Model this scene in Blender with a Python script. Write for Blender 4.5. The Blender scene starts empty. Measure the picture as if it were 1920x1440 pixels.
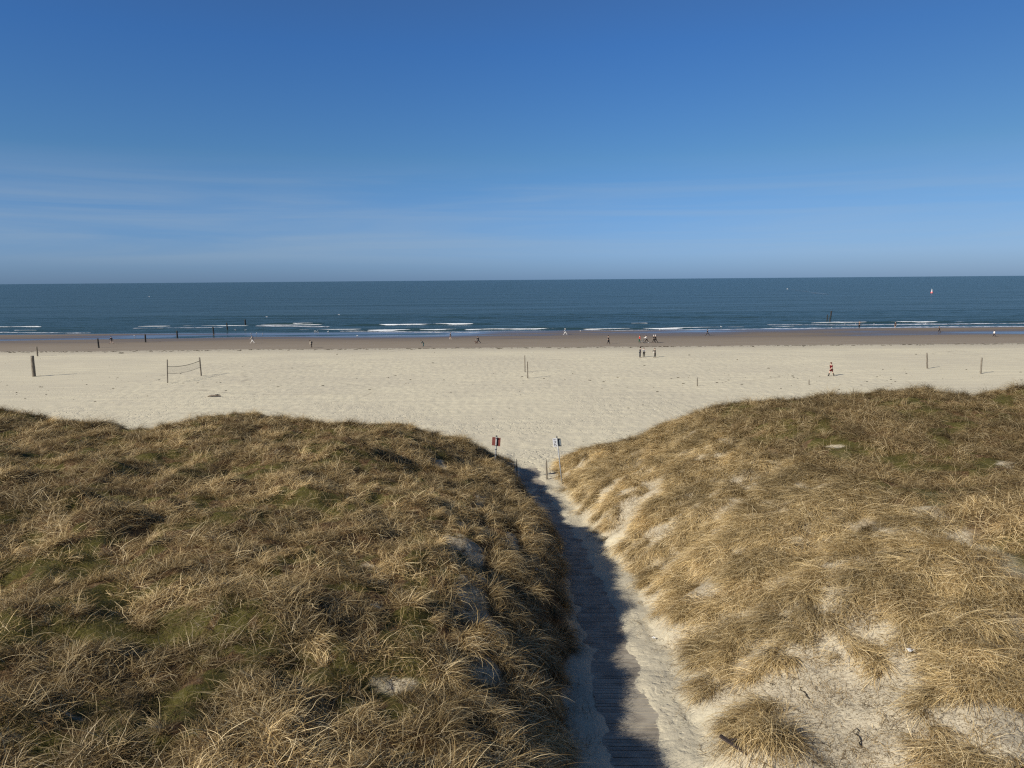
import bpy, bmesh, math, random
import numpy as np
from mathutils import Vector, Matrix, Euler
R = math.radians
random.seed(7); rng = np.random.default_rng(11)
sc = bpy.context.scene
COL = sc.collection
# ------------------------------------------------------------------ camera model
F = 1400.0; CAMZ = 13.5; PITCH = R(7.97); ROLL = R(0.477)
fw = np.array([0, math.cos(PITCH), -math.sin(PITCH)]); U0 = np.array([0, math.sin(PITCH), math.cos(PITCH)])
rt = math.cos(ROLL)*np.array([1., 0, 0]) - math.sin(ROLL)*U0
up = math.sin(ROLL)*np.array([1., 0, 0]) + math.cos(ROLL)*U0
def ray(px, py): return fw + rt*((px-960)/F) + up*((720-py)/F)
def plane_hit(px, py, z):
    d = ray(px, py); t = (z-CAMZ)/d[2]; return d[0]*t, d[1]*t
def solve(px, py, zf):
    z = zf(40.0)
    for _ in range(60):
        x, y = plane_hit(px, py, z); z = 0.6*z + 0.4*zf(y)
    return x, y, z
# ------------------------------------------------------------------ noise
_p = np.random.default_rng(3).permutation(512); _p = np.concatenate([_p, _p])
_g = np.random.default_rng(4).uniform(0, 2*np.pi, 512); _gx = np.cos(_g); _gy = np.sin(_g)
def perlin(x, y):
    xi = np.floor(x).astype(np.int64); yi = np.floor(y).astype(np.int64); xf = x-xi; yf = y-yi
    u = xf*xf*xf*(xf*(xf*6-15)+10); v = yf*yf*yf*(yf*(yf*6-15)+10)
    def g(a, b, fx, fy):
        h = _p[(_p[a & 511] + b) & 511] & 511
        return _gx[h]*fx + _gy[h]*fy
    n00 = g(xi, yi, xf, yf); n10 = g(xi+1, yi, xf-1, yf); n01 = g(xi, yi+1, xf, yf-1); n11 = g(xi+1, yi+1, xf-1, yf-1)
    return ((n00*(1-u)+n10*u)*(1-v) + (n01*(1-u)+n11*u)*v)*1.5
def fbm(x, y, s, o=3, ox=0.0):
    r = 0; a = 1; f = 1.0/s
    for i in range(o):
        r = r + a*perlin(x*f+ox+17.3*i, y*f-ox*1.7+9.1*i); a *= .5; f *= 2.03
    return r
def sst(a, b, x):
    t = np.clip((x-a)/(b-a), 0, 1); return t*t*(3-2*t)
# ------------------------------------------------------------------ terrain
PY = np.array([-60, 0, 8, 15, 22, 28, 35, 42, 48, 54, 400.]); PZ = np.array([6, 4.6, 4.0, 3.2, 2.3, 1.6, 1.0, .5, .2, .05, .05])
_yy = np.linspace(-60, 400, 4601); _zz = np.interp(_yy, PY, PZ)
_k = np.exp(-np.linspace(-2, 2, 41)**2); _k /= _k.sum(); _zs = np.convolve(np.pad(_zz, 20, mode='edge'), _k, 'valid')
def pz(y): return np.interp(y, _yy, _zs)
def line(pix, dz=0):
    P = sorted(((lambda h: (h[1], h[0]))(solve(a, b, lambda y: float(pz(y))+dz))) for a, b in pix)
    ys = np.array([p[0] for p in P]); xs = np.array([p[1] for p in P])
    y2 = np.concatenate([[ys[0]-20], ys, [ys[-1]+4]]); x2 = np.concatenate([[xs[0]+.2], xs, [xs[-1]]])
    return lambda y: np.interp(y, y2, x2)
XC = line([(997, 897), (1003, 915), (1025, 955), (1052, 1000), (1085, 1060), (1115, 1120), (1140, 1190), (1157, 1240), (1180, 1320), (1200, 1400), (1210, 1440)])
XL = line([(962, 893), (985, 935), (1010, 975), (1040, 1020), (1056, 1060), (1062, 1110), (1068, 1160), (1064, 1250), (1060, 1350), (1064, 1440)])
XR = line([(1044, 897), (1075, 945), (1112, 990), (1150, 1035), (1192, 1085), (1222, 1140), (1240, 1190), (1262, 1240), (1275, 1290), (1292, 1330), (1315, 1400), (1330, 1440)], .15)
def crest(tab):
    X = []; Z = []; Y = []
    for px, py, D in tab:
        d = ray(px, py); t = D/d[1]; X.append(d[0]*t); Z.append(CAMZ+d[2]*t); Y.append(D)
    return np.array(X), np.array(Z), np.array(Y)
CLx, CLz, CLy = crest([(-300, 775, 45), (-120, 765, 45), (0, 779, 45), (60, 792, 45), (130, 796, 45), (200, 800, 44), (270, 807, 44), (330, 798, 45), (390, 784, 46), (440, 778, 46.5), (500, 788, 46), (560, 793, 45.5), (610, 804, 45), (680, 802, 45), (740, 798, 45.5), (790, 812, 46), (830, 822, 46.5), (880, 846, 47), (920, 862, 47.5), (950, 882, 48)])
CRx, CRz, CRy = crest([(1050, 892, 48.5), (1066, 880, 48.5), (1100, 858, 48), (1160, 841, 47.5), (1200, 827, 47), (1250, 807, 47), (1300, 787, 47), (1350, 768, 46.5), (1400, 759, 46), (1480, 755, 46), (1550, 748, 45.5), (1640, 742, 45), (1730, 739, 45), (1790, 746, 45), (1830, 751, 45), (1870, 744, 45), (1920, 734, 45), (2100, 728, 45), (2300, 745, 45)])
RFALL = 5.0
def LF(y): return np.interp(y, [18, 34], [1.95, 1.25])
CLz = pz(CLy) + (CLz-pz(CLy))/np.clip(1-np.exp(-np.maximum(XL(CLy)-CLx, 0.3)/LF(CLy)), .3, 1)
CRz = pz(CRy) + (CRz-pz(CRy))/np.clip(1-np.exp(-np.maximum(CRx-XR(CRy), 0.3)/RFALL), .22, 1)
BUMPS = [(-.8, 41.0, .65, 1.5, 2.2), (-.6, 44.6, .35, 1.2, 1.6), (-.4, 11.3, .5, 1.5, 1.6), (-.3, 18.0, -.5, 1.6, 1.2), (-.6, 21.8, -.25, 1.5, 1.5), (-.7, 26, -.4, 1.5, 2.2), (-2.2, 38, .3, 1.2, 1.6), (-10.5, 36, .75, 3.0, 2.2), (-14.5, 23, .6, 2.6, 2.0), (-5.2, 42, .45, 2.0, 2.2), (-6.0, 15.5, .4, 1.6, 1.6), (-20, 31, .5, 4, 2.5), (-3.2, 27, .35, 1.4, 2.2),
         (4.95, 14.1, .55, .75, .75), (9.0, 27, .4, 1.6, 2.2), (15, 39, .5, 3, 2.4), (24, 41, .4, 3, 2), (11, 20.5, .35, 2.5, 1.5), (-9, 10.5, .35, 1.5, 1.2)]
SMB = [(0, 6.6), (8, 6.5), (15, 6.3), (25, 6.0), (35, 5.6)]
def beach(x, y):
    z = np.interp(y, [50, 110, 150, 156, 170, 186, 200, 212, 222, 240, 300, 500], [.05, 0, -.22, -.42, -.78, -1.02, -1.10, -1.16, -1.42, -1.9, -3, -6])
    near = 1-sst(195, 240, y)
    # landward runnels left and right, a sandbar at the far left
    z = z + .10*sst(-150, -115, -np.abs(x+128)-100+100)*0
    z = z - .20*np.exp(-((y-205-.02*(x+60))/7)**2)*sst(-132, -85, x)*(1-sst(-22, 0, x))
    z = z - .19*np.exp(-((y-193-.12*(x+150))/2.2)**2)*(1-sst(-118, -70, x))
    z = z + .16*np.exp(-((y-211)/8)**2)*(1-sst(-125, -80, x))
    z = z - .17*np.exp(-((y-190+.05*(x-120))/5.5)**2)*sst(88, 125, x)
    z = z + .16*np.exp(-((y-209)/6)**2)*sst(70, 110, x)
    z = z + .05*fbm(x, y, 26, 2, 5)*sst(60, 110, y)*(1-.6*sst(180, 205, y)) + .03*fbm(x/6, y, 2.6, 2, 8)*sst(60, 100, y)*near
    return z
def spur(x, y): return fbm((-.62*x-.78*y)/4.2, (.78*x-.62*y), 2.1, 2, 111)
def terrain(x, y, fine=True):
    x = np.asarray(x, float); y = np.asarray(y, float)
    p = pz(y)
    tl = np.interp(y, [0, 8, 15, 25, 35], [6.6, 6.5, 6.3, 6.0, 5.7]); zc = np.interp(x, CLx, CLz); yc = np.interp(x, CLx, CLy)
    TL = tl + (zc-tl)*sst(22, 43, y)
    kL = sst(0, 10, y-yc)
    tr = np.interp(y, [0, 11, 15, 20, 27, 33, 36], [4.6, 4.7, 5.3, 6.35, 6.15, 5.9, 6.1]); zr = np.interp(x, CRx, CRz); yr = np.interp(x, CRx, CRy)
    TR = tr + (zr-tr)*sst(30, 43.5, y)
    kR = sst(0, 10, y-yr)
    sL = XL(y)-x + .35*fbm(x*0, y, 2.6, 2, 3)*sst(47, 42, y); sR = x-XR(y)+.5*fbm(x*0, y, 3.0, 2, 13)
    fL = 1-np.exp(-np.maximum(sL, 0)/LF(y)); fR = 1-np.exp(-np.maximum(sR, 0)/RFALL)
    z = p + (TL-p)*fL*(1-kL) + (TR-p)*fR*(1-kR)
    dune = np.maximum(fL*(1-kL), fR*(1-kR))
    dune = np.clip(dune*1.3, 0, 1)
    edge = 1-.3*sst(38, 46, y)
    z = z + dune*edge*(.33*fbm(x, y, 5.5, 2, 1) + .17*fbm(x, y, 1.9, 2, 2)*np.where(x > XR(y), .8, 1.6))
    z = z + np.where(x > XR(y), dune*edge*.30*spur(x, y)*sst(12, 7, x-XR(y)), 0)
    for bx, by, h, rx, ry in BUMPS: z = z + h*np.exp(-((x-bx)/rx)**2-((y-by)/ry)**2)
    if fine:
        z = z + dune*np.where(x > XR(y), .05, .10)*fbm(x, y, .6, 2, 4)
        # sand drifted on and beside the walk
        gap = np.clip(1-fL*6, 0, 1)*np.clip(1-fR*8, 0, 1)*(1-sst(50, 56, y))*sst(5, 8, y)
        d = np.abs(x-XC(y)-.03)
        nw = np.interp(y, [12, 30, 45], [.95, 1.1, 1.25]); d = np.abs(x-XC(y)+.12)
        drift = -.034 + .09*sst(.35, .85, d/nw) + .05*fbm(x, y, 1.3, 3, 21) + .018*fbm(x, y, .35, 2, 22) + .02*sst(.9, 2., d)
        z = z + gap*drift + (1-gap)*(1-dune)*0
        rut = np.exp(-((x-XC(y)-1.35)/.05)**2)+np.exp(-((x-XC(y)-1.6)/.05)**2)
        z = z - gap*rut*.035*(y < 30)
        foot = (1-dune)*sst(50, 60, y)*(1-sst(120, 150, y))
        z = z + foot*(.035*fbm(x, y, .9, 2, 31))
    b = beach(x, y)
    w = sst(52, 62, y)
    z = z*(1-w) + (b+z-p)*w
    w = sst(60, 75, y)
    return z
def hit(px, py, zoff=0):
    d = ray(px, py); ts = np.concatenate([np.arange(6, 80, .15), np.arange(80, 260, .5)])
    X = d[0]*ts; Y = d[1]*ts; Z = CAMZ+d[2]*ts
    dz = Z-terrain(X, Y)-zoff; i = int(np.argmax(dz < 0))
    if dz[i] >= 0: i = len(ts)-1
    a, b = ts[i-1], ts[i]
    for _ in range(25):
        m = (a+b)/2
        if CAMZ+d[2]*m-float(terrain(d[0]*m, d[1]*m))-zoff < 0: b = m
        else: a = m
    return Vector((d[0]*b, d[1]*b, float(terrain(d[0]*b, d[1]*b))))
SEA = -1.3
def seahit(px, py, z=SEA):
    x, y = plane_hit(px, py, z); return Vector((x, y, z))
def ppm(v): return F/(v.y*math.cos(PITCH)+(CAMZ-v.z)*math.sin(PITCH))
# ------------------------------------------------------------------ material helpers
def mat(name, base=(.5, .5, .5), rough=.8, spec=.3):
    m = bpy.data.materials.new(name); m.use_nodes = True; b = m.node_tree.nodes['Principled BSDF']
    b.inputs['Base Color'].default_value = (*base, 1); b.inputs['Roughness'].default_value = rough; b.inputs['Specular IOR Level'].default_value = spec
    return m
class NT:
    def __init__(s, m): s.t = m.node_tree; s.n = s.t.nodes; s.l = s.t.links
    def add(s, typ, **k):
        n = s.n.new(typ)
        for a, v in k.items(): setattr(n, a, v)
        return n
    def link(s, a, b): s.l.new(a, b)
    def val(s, inp, v):
        if isinstance(v, bpy.types.NodeSocket): s.l.new(v, inp)
        elif v is not None: inp.default_value = v
    def math(s, op, a, b=None, c=None, clamp=False):
        n = s.add('ShaderNodeMath', operation=op, use_clamp=clamp)
        s.val(n.inputs[0], a); s.val(n.inputs[1], b)
        if c is not None: s.val(n.inputs[2], c)
        return n.outputs[0]
    def noise(s, vec, scale, detail=4, rough=.55, dist=0):
        n = s.add('ShaderNodeTexNoise'); s.l.new(vec, n.inputs['Vector']); n.inputs['Scale'].default_value = scale
        n.inputs['Detail'].default_value = detail; n.inputs['Roughness'].default_value = rough; n.inputs['Distortion'].default_value = dist
        return n.outputs['Fac']
    def ramp(s, f, pts):
        n = s.add('ShaderNodeValToRGB'); s.l.new(f, n.inputs[0]); e = n.color_ramp.elements
        while len(e) < len(pts): e.new(.5)
        for i, (p, c) in enumerate(pts): e[i].position = p; e[i].color = (*c, 1) if len(c) == 3 else c
        return n.outputs[0]
    def mix(s, f, a, b, mode='MIX'):
        n = s.add('ShaderNodeMix', data_type='RGBA', blend_type=mode); s.val(n.inputs[0], f); s.val(n.inputs[6], a); s.val(n.inputs[7], b)
        return n.outputs[2]
    def rng(s, f, a, b, c=0, d=1):
        n = s.add('ShaderNodeMapRange', interpolation_type='SMOOTHSTEP'); s.val(n.inputs[0], f)
        for i, v in enumerate((a, b, c, d)): n.inputs[i+1].default_value = v
        return n.outputs[0]
    def attr(s, name, typ='GEOMETRY'):
        n = s.add('ShaderNodeAttribute', attribute_name=name, attribute_type=typ); return n
    def mapping(s, vec, scale):
        n = s.add('ShaderNodeMapping'); s.l.new(vec, n.inputs[0]); n.inputs['Scale'].default_value = scale; return n.outputs[0]
    def bump(s, h, st, dist, normal=None):
        n = s.add('ShaderNodeBump'); s.l.new(h, n.inputs['Height']); n.inputs['Strength'].default_value = st; n.inputs['Distance'].default_value = dist
        if normal is not None: s.l.new(normal, n.inputs['Normal'])
        return n.outputs[0]
    @property
    def bsdf(s): return s.n['Principled BSDF']
    def coord(s, which='Object'): return s.add('ShaderNodeTexCoord').outputs[which]
def quick(name, c1, c2, scale, rough=.8, spec=.2, stretch=(1, 1, 1), bump=0.0):
    m = mat(name, c1, rough, spec); t = NT(m); v = t.mapping(t.coord(), stretch)
    f = t.noise(v, scale, 5); c = t.ramp(f, [(.35, c1), (.65, c2)]); t.link(c, t.bsdf.inputs['Base Color'])
    if bump: t.link(t.bump(f, .6, bump), t.bsdf.inputs['Normal'])
    return m
# ------------------------------------------------------------------ object helpers
def tag(o, label=None, cat=None, group=None, kind=None):
    if label: o['label'] = label
    if cat: o['category'] = cat
    if group: o['group'] = group
    if kind: o['kind'] = kind
    return o
def empty(name, loc, rz=0.0):
    o = bpy.data.objects.new(name, None); COL.objects.link(o); o.location = loc; o.rotation_euler = (0, 0, rz); o.empty_display_size = .2; return o
def npmesh(name, V, Fq, m, smooth=True, parent=None, attrs=None, tri=False):
    me = bpy.data.meshes.new(name); V = np.asarray(V, np.float32); Fq = np.asarray(Fq, np.int32); k = Fq.shape[1]
    me.vertices.add(len(V)); me.vertices.foreach_set('co', V.ravel())
    me.loops.add(Fq.size); me.loops.foreach_set('vertex_index', Fq.ravel())
    me.polygons.add(len(Fq)); me.polygons.foreach_set('loop_start', np.arange(0, Fq.size, k, dtype=np.int32)); me.polygons.foreach_set('loop_total', np.full(len(Fq), k, np.int32))
    me.polygons.foreach_set('use_smooth', np.full(len(Fq), smooth))
    for n, a in (attrs or {}).items():
        at = me.attributes.new(n, 'FLOAT', 'POINT'); at.data.foreach_set('value', np.asarray(a, np.float32).ravel())
    me.update(calc_edges=True); me.validate()
    o = bpy.data.objects.new(name, me); me.materials.append(m); COL.objects.link(o)
    if parent: o.parent = parent
    return o
class MB:
    def __init__(s): s.v = []; s.f = []
    def box(s, c, size, rot=None):
        c = Vector(c); b = len(s.v)
        for i in range(8):
            p = Vector(((i & 1)-.5, ((i >> 1) & 1)-.5, ((i >> 2) & 1)-.5)); p = Vector((p.x*size[0], p.y*size[1], p.z*size[2]))
            if rot: p = rot @ p
            s.v.append(c+p)
        for q in ((0, 2, 3, 1), (4, 5, 7, 6), (0, 1, 5, 4), (2, 6, 7, 3), (0, 4, 6, 2), (1, 3, 7, 5)): s.f.append([b+i for i in q])
        return s
    def tube(s, pts, rad, n=10, wob=0.0):
        pts = [Vector(p) for p in pts]; rad = rad if hasattr(rad, '__len__') else [rad]*len(pts); b = len(s.v)
        ref = Vector((0, 0, 1))
        for i, p in enumerate(pts):
            d = (pts[min(i+1, len(pts)-1)]-pts[max(i-1, 0)]).normalized()
            a = d.cross(ref if abs(d.z) < .95 else Vector((1, 0, 0))).normalized(); c = d.cross(a)
            for k in range(n):
                t = 2*math.pi*k/n; r = rad[i]*(1+wob*random.uniform(-1, 1)); s.v.append(p+a*r*math.cos(t)+c*r*math.sin(t))
        for i in range(len(pts)-1):
            for k in range(n): s.f.append([b+i*n+k, b+i*n+(k+1) % n, b+(i+1)*n+(k+1) % n, b+(i+1)*n+k])
        s.f.append([b+k for k in range(n)][::-1]); s.f.append([b+(len(pts)-1)*n+k for k in range(n)])
        return s
    def ball(s, c, r, n=8, m=6):
        c = Vector(c); r = Vector(r if hasattr(r, '__len__') else (r, r, r))
        pts = []; b = len(s.v)
        for i in range(1, m):
            th = math.pi*i/m
            for k in range(n):
                ph = 2*math.pi*k/n; s.v.append(c+Vector((r.x*math.sin(th)*math.cos(ph), r.y*math.sin(th)*math.sin(ph), r.z*math.cos(th))))
        s.v.append(c+Vector((0, 0, r.z))); s.v.append(c-Vector((0, 0, r.z))); t = len(s.v)-2
        for i in range(m-2):
            for k in range(n): s.f.append([b+i*n+k, b+(i+1)*n+k, b+(i+1)*n+(k+1) % n, b+i*n+(k+1) % n])
        for k in range(n): s.f.append([t, b+k, b+(k+1) % n]); s.f.append([t+1, b+(m-2)*n+(k+1) % n, b+(m-2)*n+k])
        return s
    def build(s, name, m, parent=None, bevel=0, smooth=False):
        me = bpy.data.meshes.new(name); me.from_pydata([tuple(v) for v in s.v], [], s.f); me.update(); me.materials.append(m)
        if smooth: me.polygons.foreach_set('use_smooth', [True]*len(me.polygons))
        o = bpy.data.objects.new(name, me); COL.objects.link(o)
        if parent: o.parent = parent
        if bevel:
            b = o.modifiers.new('bevel', 'BEVEL'); b.width = bevel; b.segments = 2; b.limit_method = 'ANGLE'
        return o
# ------------------------------------------------------------------ sun and sky
SAZ = math.atan2(-.82, -.57)   # sun seen from ground toward (-.82,-.57)
ELEV = R(30)
sd = Vector((-.82, -.57, 0)).normalized()*math.cos(ELEV)+Vector((0, 0, math.sin(ELEV)))
sl = bpy.data.lights.new('sun', 'SUN'); sl.energy = 4.8; sl.angle = R(.5); sl.color = (1, .93, .82)
so = bpy.data.objects.new('sun', sl); COL.objects.link(so); so.rotation_euler = sd.to_track_quat('Z', 'Y').to_euler(); so.location = (-30, -30, 40)
w = bpy.data.worlds.new('World'); sc.world = w; w.use_nodes = True; t = NT(w)
sky = t.add('ShaderNodeTexSky', sky_type='NISHITA'); sky.sun_disc = False; sky.sun_elevation = ELEV
sky.sun_rotation = math.atan2(sd.x, sd.y); sky.altitude = 0; sky.air_density = 1.0; sky.dust_density = .2; sky.ozone_density = 3.0
g = t.coord('Generated'); sep = t.add('ShaderNodeSeparateXYZ'); t.link(g, sep.inputs[0])
el = sep.outputs[2]
tint = t.ramp(el, [(0.0, (.165, .29, .64)), (.031, (.228, .356, .69)), (.152, (.234, .393, .562)), (.28, (.20, .39, .635)), (.62, (.36, .39, .46))])
c = t.mix(1.0, sky.outputs[0], tint, 'MULTIPLY')
c = t.mix(t.rng(sep.outputs[0], .1, .6), c, t.mix(1.0, c, (1, .92, .86, 1), 'MULTIPLY')); cv = t.mapping(g, (1.2, 1.2, 22)); cn = t.noise(cv, 1.6, 5, .55, .6)
cb = t.math('MULTIPLY', t.rng(cn, .30, .75), t.math('MULTIPLY', t.rng(el, .01, .05), t.rng(el, .165, .085)))
cx = t.rng(sep.outputs[0], .6, -.55, .62, 1)
cb = t.math('MULTIPLY', t.math('MULTIPLY', cb, cx), .30)
c = t.mix(cb, c, (2.75, 3.1, 3.2, 1))
bg = t.n['Background']; t.link(c, bg.inputs[0]); bg.inputs[1].default_value = .12
# ------------------------------------------------------------------ ground sheet
def grow(a, b, n): return np.sign(b-a)*np.geomspace(.5, abs(b-a), n)+a
dx = .13
xs = np.concatenate([grow(-50, -4000, 45)[::-1], np.arange(-50, 50, dx), grow(50, 4000, 45)])
ys = np.concatenate([grow(5, -2000, 40)[::-1], np.arange(5, 60, dx), np.arange(60, 130, .35), np.arange(130, 245, .6), grow(245, 900, 14)])
GX, GY = np.meshgrid(xs, ys); GZ = terrain(GX, GY)
# bare sand patches of the dunes, (pixel of the spot on the ground, size in photo pixels)
PATCH = [(870, 985, 16, 16), (915, 1005, 14, 12), (900, 1085, 20, 16), (925, 1185, 22, 26), (850, 1320, 24, 12), (930, 1330, 18, 30), (690, 1060, 20, 6), (705, 1135, 14, 6), (1190, 950, 26, 34), (1235, 1000, 20, 12), (1340, 1105, 50, 38), (1290, 1180, 25, 25), (1460, 1200, 42, 42), (1420, 1285, 130, 32), (1600, 1320, 130, 45), (1620, 1420, 70, 50), (1370, 1400, 60, 60), (1850, 1340, 90, 60),
         (1570, 1105, 55, 30), (1895, 868, 45, 8), (1560, 838, 25, 6), (1180, 1000, 18, 16), (1560, 1180, 35, 20), (1230, 905, 20, 12),
         (880, 1130, 34, 60), (905, 1260, 42, 26), (740, 1285, 44, 18), (880, 1370, 26, 40), (855, 1010, 26, 24), (820, 870, 20, 14), (840, 1425, 40, 20), (900, 940, 14, 18), (10, 1380, 30, 14), (130, 1340, 40, 10), (890, 1040, 22, 26), (960, 1010, 12, 30)]
PW = []
for a, b, rx, ry in PATCH:
    h = hit(a, b); PW.append((h.x, h.y, rx/ppm(h), ry*h.y**2/(F*(CAMZ-h.z))*.9))
def masks(x, y):
    fL = XL(y)-x; fR = x-XR(y)
    sandy = np.zeros_like(x, float)
    for a, b, rx, ry in PW: sandy = np.maximum(sandy, .86*np.exp(-((x-a)/rx)**2-((y-b)/ry)**2))
    n = fbm(x, y, 1.3, 4, 41)
    sandy = sandy*np.where(x < XC(y), 1.5, 1) - np.where(x > XC(y), .45*spur(x, y)*sst(11, 7, x-XR(y)), 0)
    sandy = sandy + np.where(x > XC(y), .38*sst(17.8, 15, y) + .12*sst(9, 3, x-XR(y)), .16*sst(4.5, 2.0, XL(y)-x)*sst(34, 26, y))
    sandy = sandy + .30*n + .22*fbm(x, y, .38, 2, 43)
    dune = np.where(x < XC(y), sst(-.15, .35, fL+.25*n), sst(-.1, .9, fR+.5*n))
    beyond = np.where(x < XC(y), sst(4.5, 8, y-np.interp(x, CLx, CLy)), sst(4.5, 8, y-np.interp(x, CRx, CRy)))
    dune = dune*(1-beyond)
    bank = np.where(x > XC(y), sst(9, 2, fR), 0)
    dens = dune*(1-sst(.38, .82, sandy+.17*bank))
    right = (x > XC(y))
    thin = 0.
    dens = np.maximum(dens, np.where(x > XC(y), .0, .34*dune*(fbm(x, y, .5, 2, 45) > .0)))
    dens = np.clip(dens-thin*dune, 0, 1)
    moss = dune*sst(-.12, .26, .85*fbm(x, y, 3.4, 3, 51)+.55*fbm(x, y, .8, 3, 52))*np.where(right, sst(5, 10, fR), sst(1.5, 4, fL))
    return dens, moss, sandy, dune
dens, moss, sandy, dune = masks(GX, GY)
veg = np.clip(dens, 0, 1)*np.where(GX > XC(GY), sst(6.5, 11, GX-XR(GY)+2*fbm(GX, GY, 3, 2, 44))*sst(13, 18, GY), 1)
nx, ny = len(xs), len(ys)
idx = np.arange(nx*ny).reshape(ny, nx); Q = np.stack([idx[:-1, :-1], idx[:-1, 1:], idx[1:, 1:], idx[1:, :-1]], -1).reshape(-1, 4)
V = np.stack([GX, GY, GZ], -1).reshape(-1, 3)
wetn = sst(150.6, 154.6, GY+1.8*fbm(GX, GY, 16, 2, 61)+.3*fbm(GX, GY, 3, 2, 62))
sand = mat('sand', (.5, .46, .37), .9, .15); t = NT(sand); co = t.coord()
n1 = t.noise(co, 9, 6, .65); n2 = t.noise(co, .8, 4); n3 = t.noise(t.mapping(co, (.12, 1.0, 1)), .9, 4, .6)
dry = t.mix(n2, (.57, .515, .37, 1), (.66, .60, .435, 1))
dry = t.mix(t.rng(n1, .30, .42, .35, 0), dry, (.30, .26, .19, 1))
dry = t.mix(t.rng(n3, .35, .65, .30, 0), dry, (.40, .36, .285, 1))
n5 = t.noise(co, .045, 5, .65); dry = t.mix(t.rng(n5, .38, .6, .35, 0), dry, (.46, .415, .32, 1))
def tracks(off, sc_, wdt):
    mp = t.add('ShaderNodeMapping'); t.link(co, mp.inputs[0]); mp.inputs['Location'].default_value = (off, off*1.7, 0); mp.inputs['Scale'].default_value = (.35, 1, 1)
    return t.rng(t.math('ABSOLUTE', t.math('SUBTRACT', t.noise(mp.outputs[0], sc_, 1, .3), .5)), 0, wdt, 1, 0)
tk = t.math('MAXIMUM', tracks(13, .022, .0016), tracks(131, .016, .0012)); tk = t.math('MULTIPLY', tk, t.rng(t.noise(co, .3, 3, .6), .4, .6)); dry = t.mix(t.math('MULTIPLY', tk, .55), dry, (.30, .265, .20, 1))
wet = t.attr('wet').outputs['Fac']; veg_a = t.attr('veg').outputs['Fac']; moss_a = t.attr('moss').outputs['Fac']; sub = t.attr('soak').outputs['Fac']
wetc = t.mix(n3, (.205, .168, .125, 1), (.31, .262, .198, 1))
wetc = t.mix(t.attr('wetfar').outputs['Fac'], wetc, (.165, .132, .100, 1)); wetc = t.mix(sub, wetc, (.10, .078, .06, 1))
dry = t.mix(t.math('MULTIPLY', t.attr('damp').outputs['Fac'], t.rng(n3, .3, .7, .45, .8)), dry, (.36, .32, .25, 1)); col = t.mix(wet, dry, wetc)
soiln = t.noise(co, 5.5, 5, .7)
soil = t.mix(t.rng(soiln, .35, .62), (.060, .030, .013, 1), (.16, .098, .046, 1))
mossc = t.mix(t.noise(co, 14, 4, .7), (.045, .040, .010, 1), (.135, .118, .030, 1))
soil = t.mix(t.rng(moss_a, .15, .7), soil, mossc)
ln_ = t.noise(t.mapping(co, (1, 1, .4)), 20, 3, .7); col = t.mix(t.math('MULTIPLY', t.attr('dune').outputs['Fac'], .6), col, (.42, .355, .25, 1)); col = t.mix(t.math('MULTIPLY', t.attr('dune').outputs['Fac'], t.rng(ln_, .54, .62, 0, .75)), col, (.12, .085, .05, 1))
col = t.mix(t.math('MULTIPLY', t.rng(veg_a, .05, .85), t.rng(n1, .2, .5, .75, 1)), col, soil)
t.link(col, t.bsdf.inputs['Base Color'])
ro = t.math('SUBTRACT', .92, t.math('MULTIPLY', sub, .74)); t.link(ro, t.bsdf.inputs['Roughness'])
t.link(t.math('ADD', .12, t.math('MULTIPLY', sub, .6)), t.bsdf.inputs['Specular IOR Level'])
vor = t.add('ShaderNodeTexVoronoi', feature='SMOOTH_F1'); dn = t.add('ShaderNodeTexNoise'); t.link(co, dn.inputs['Vector']); dn.inputs['Scale'].default_value = 1.7; dn.inputs['Detail'].default_value = 4; dv = t.add('ShaderNodeVectorMath', operation='MULTIPLY_ADD'); t.link(dn.outputs['Color'], dv.inputs[0]); dv.inputs[1].default_value = (1.1, 1.1, 0); t.link(co, dv.inputs[2]); t.link(dv.outputs[0], vor.inputs['Vector']); vor.inputs['Scale'].default_value = 3.4; vor.inputs['Randomness'].default_value = 1
pit = t.rng(vor.outputs['Distance'], .0, .45); sy_ = t.add('ShaderNodeSeparateXYZ'); t.link(co, sy_.inputs[0]); dm = t.math('MULTIPLY', t.rng(t.noise(co, .07, 3, .6), .40, .6, .15, 1), t.math('MULTIPLY', t.rng(sy_.outputs[1], 58, 100, 1.15, .2), t.rng(sy_.outputs[1], 46, 56, .35, 1)))
hgt = t.math('ADD', t.math('MULTIPLY', t.math('MULTIPLY', pit, dm), .9), t.math('MULTIPLY', n1, .35))
hgt = t.math('MULTIPLY', hgt, t.math('SUBTRACT', 1, t.math('MULTIPLY', wet, .93))); hgt = t.math('ADD', hgt, t.math('MULTIPLY', t.math('MULTIPLY', veg_a, t.noise(co, 13, 5, .75)), 1.5))
t.link(t.bump(hgt, .8, .085), t.bsdf.inputs['Normal'])
soak = sst(-.92, -1.24, GZ + .10*fbm(GX/5, GY, 9, 3, 66))*(GY > 150)
gr = npmesh('sand_ground', V, Q, sand, attrs=dict(dune=np.clip(dune*1.0+.25*sst(56, 48, GY), 0, 1), veg=veg, moss=moss*dune, wet=wetn, wetfar=.8*sst(158, 196, GY+4*fbm(GX/4, GY, 12, 3, 67)), damp=sst(139, 151, GY+2.5*fbm(GX/3, GY, 9, 3, 63)), soak=soak)); tag(gr, 'pale beach sand running from the dunes to the wet tideline', 'sand', kind='structure')
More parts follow.
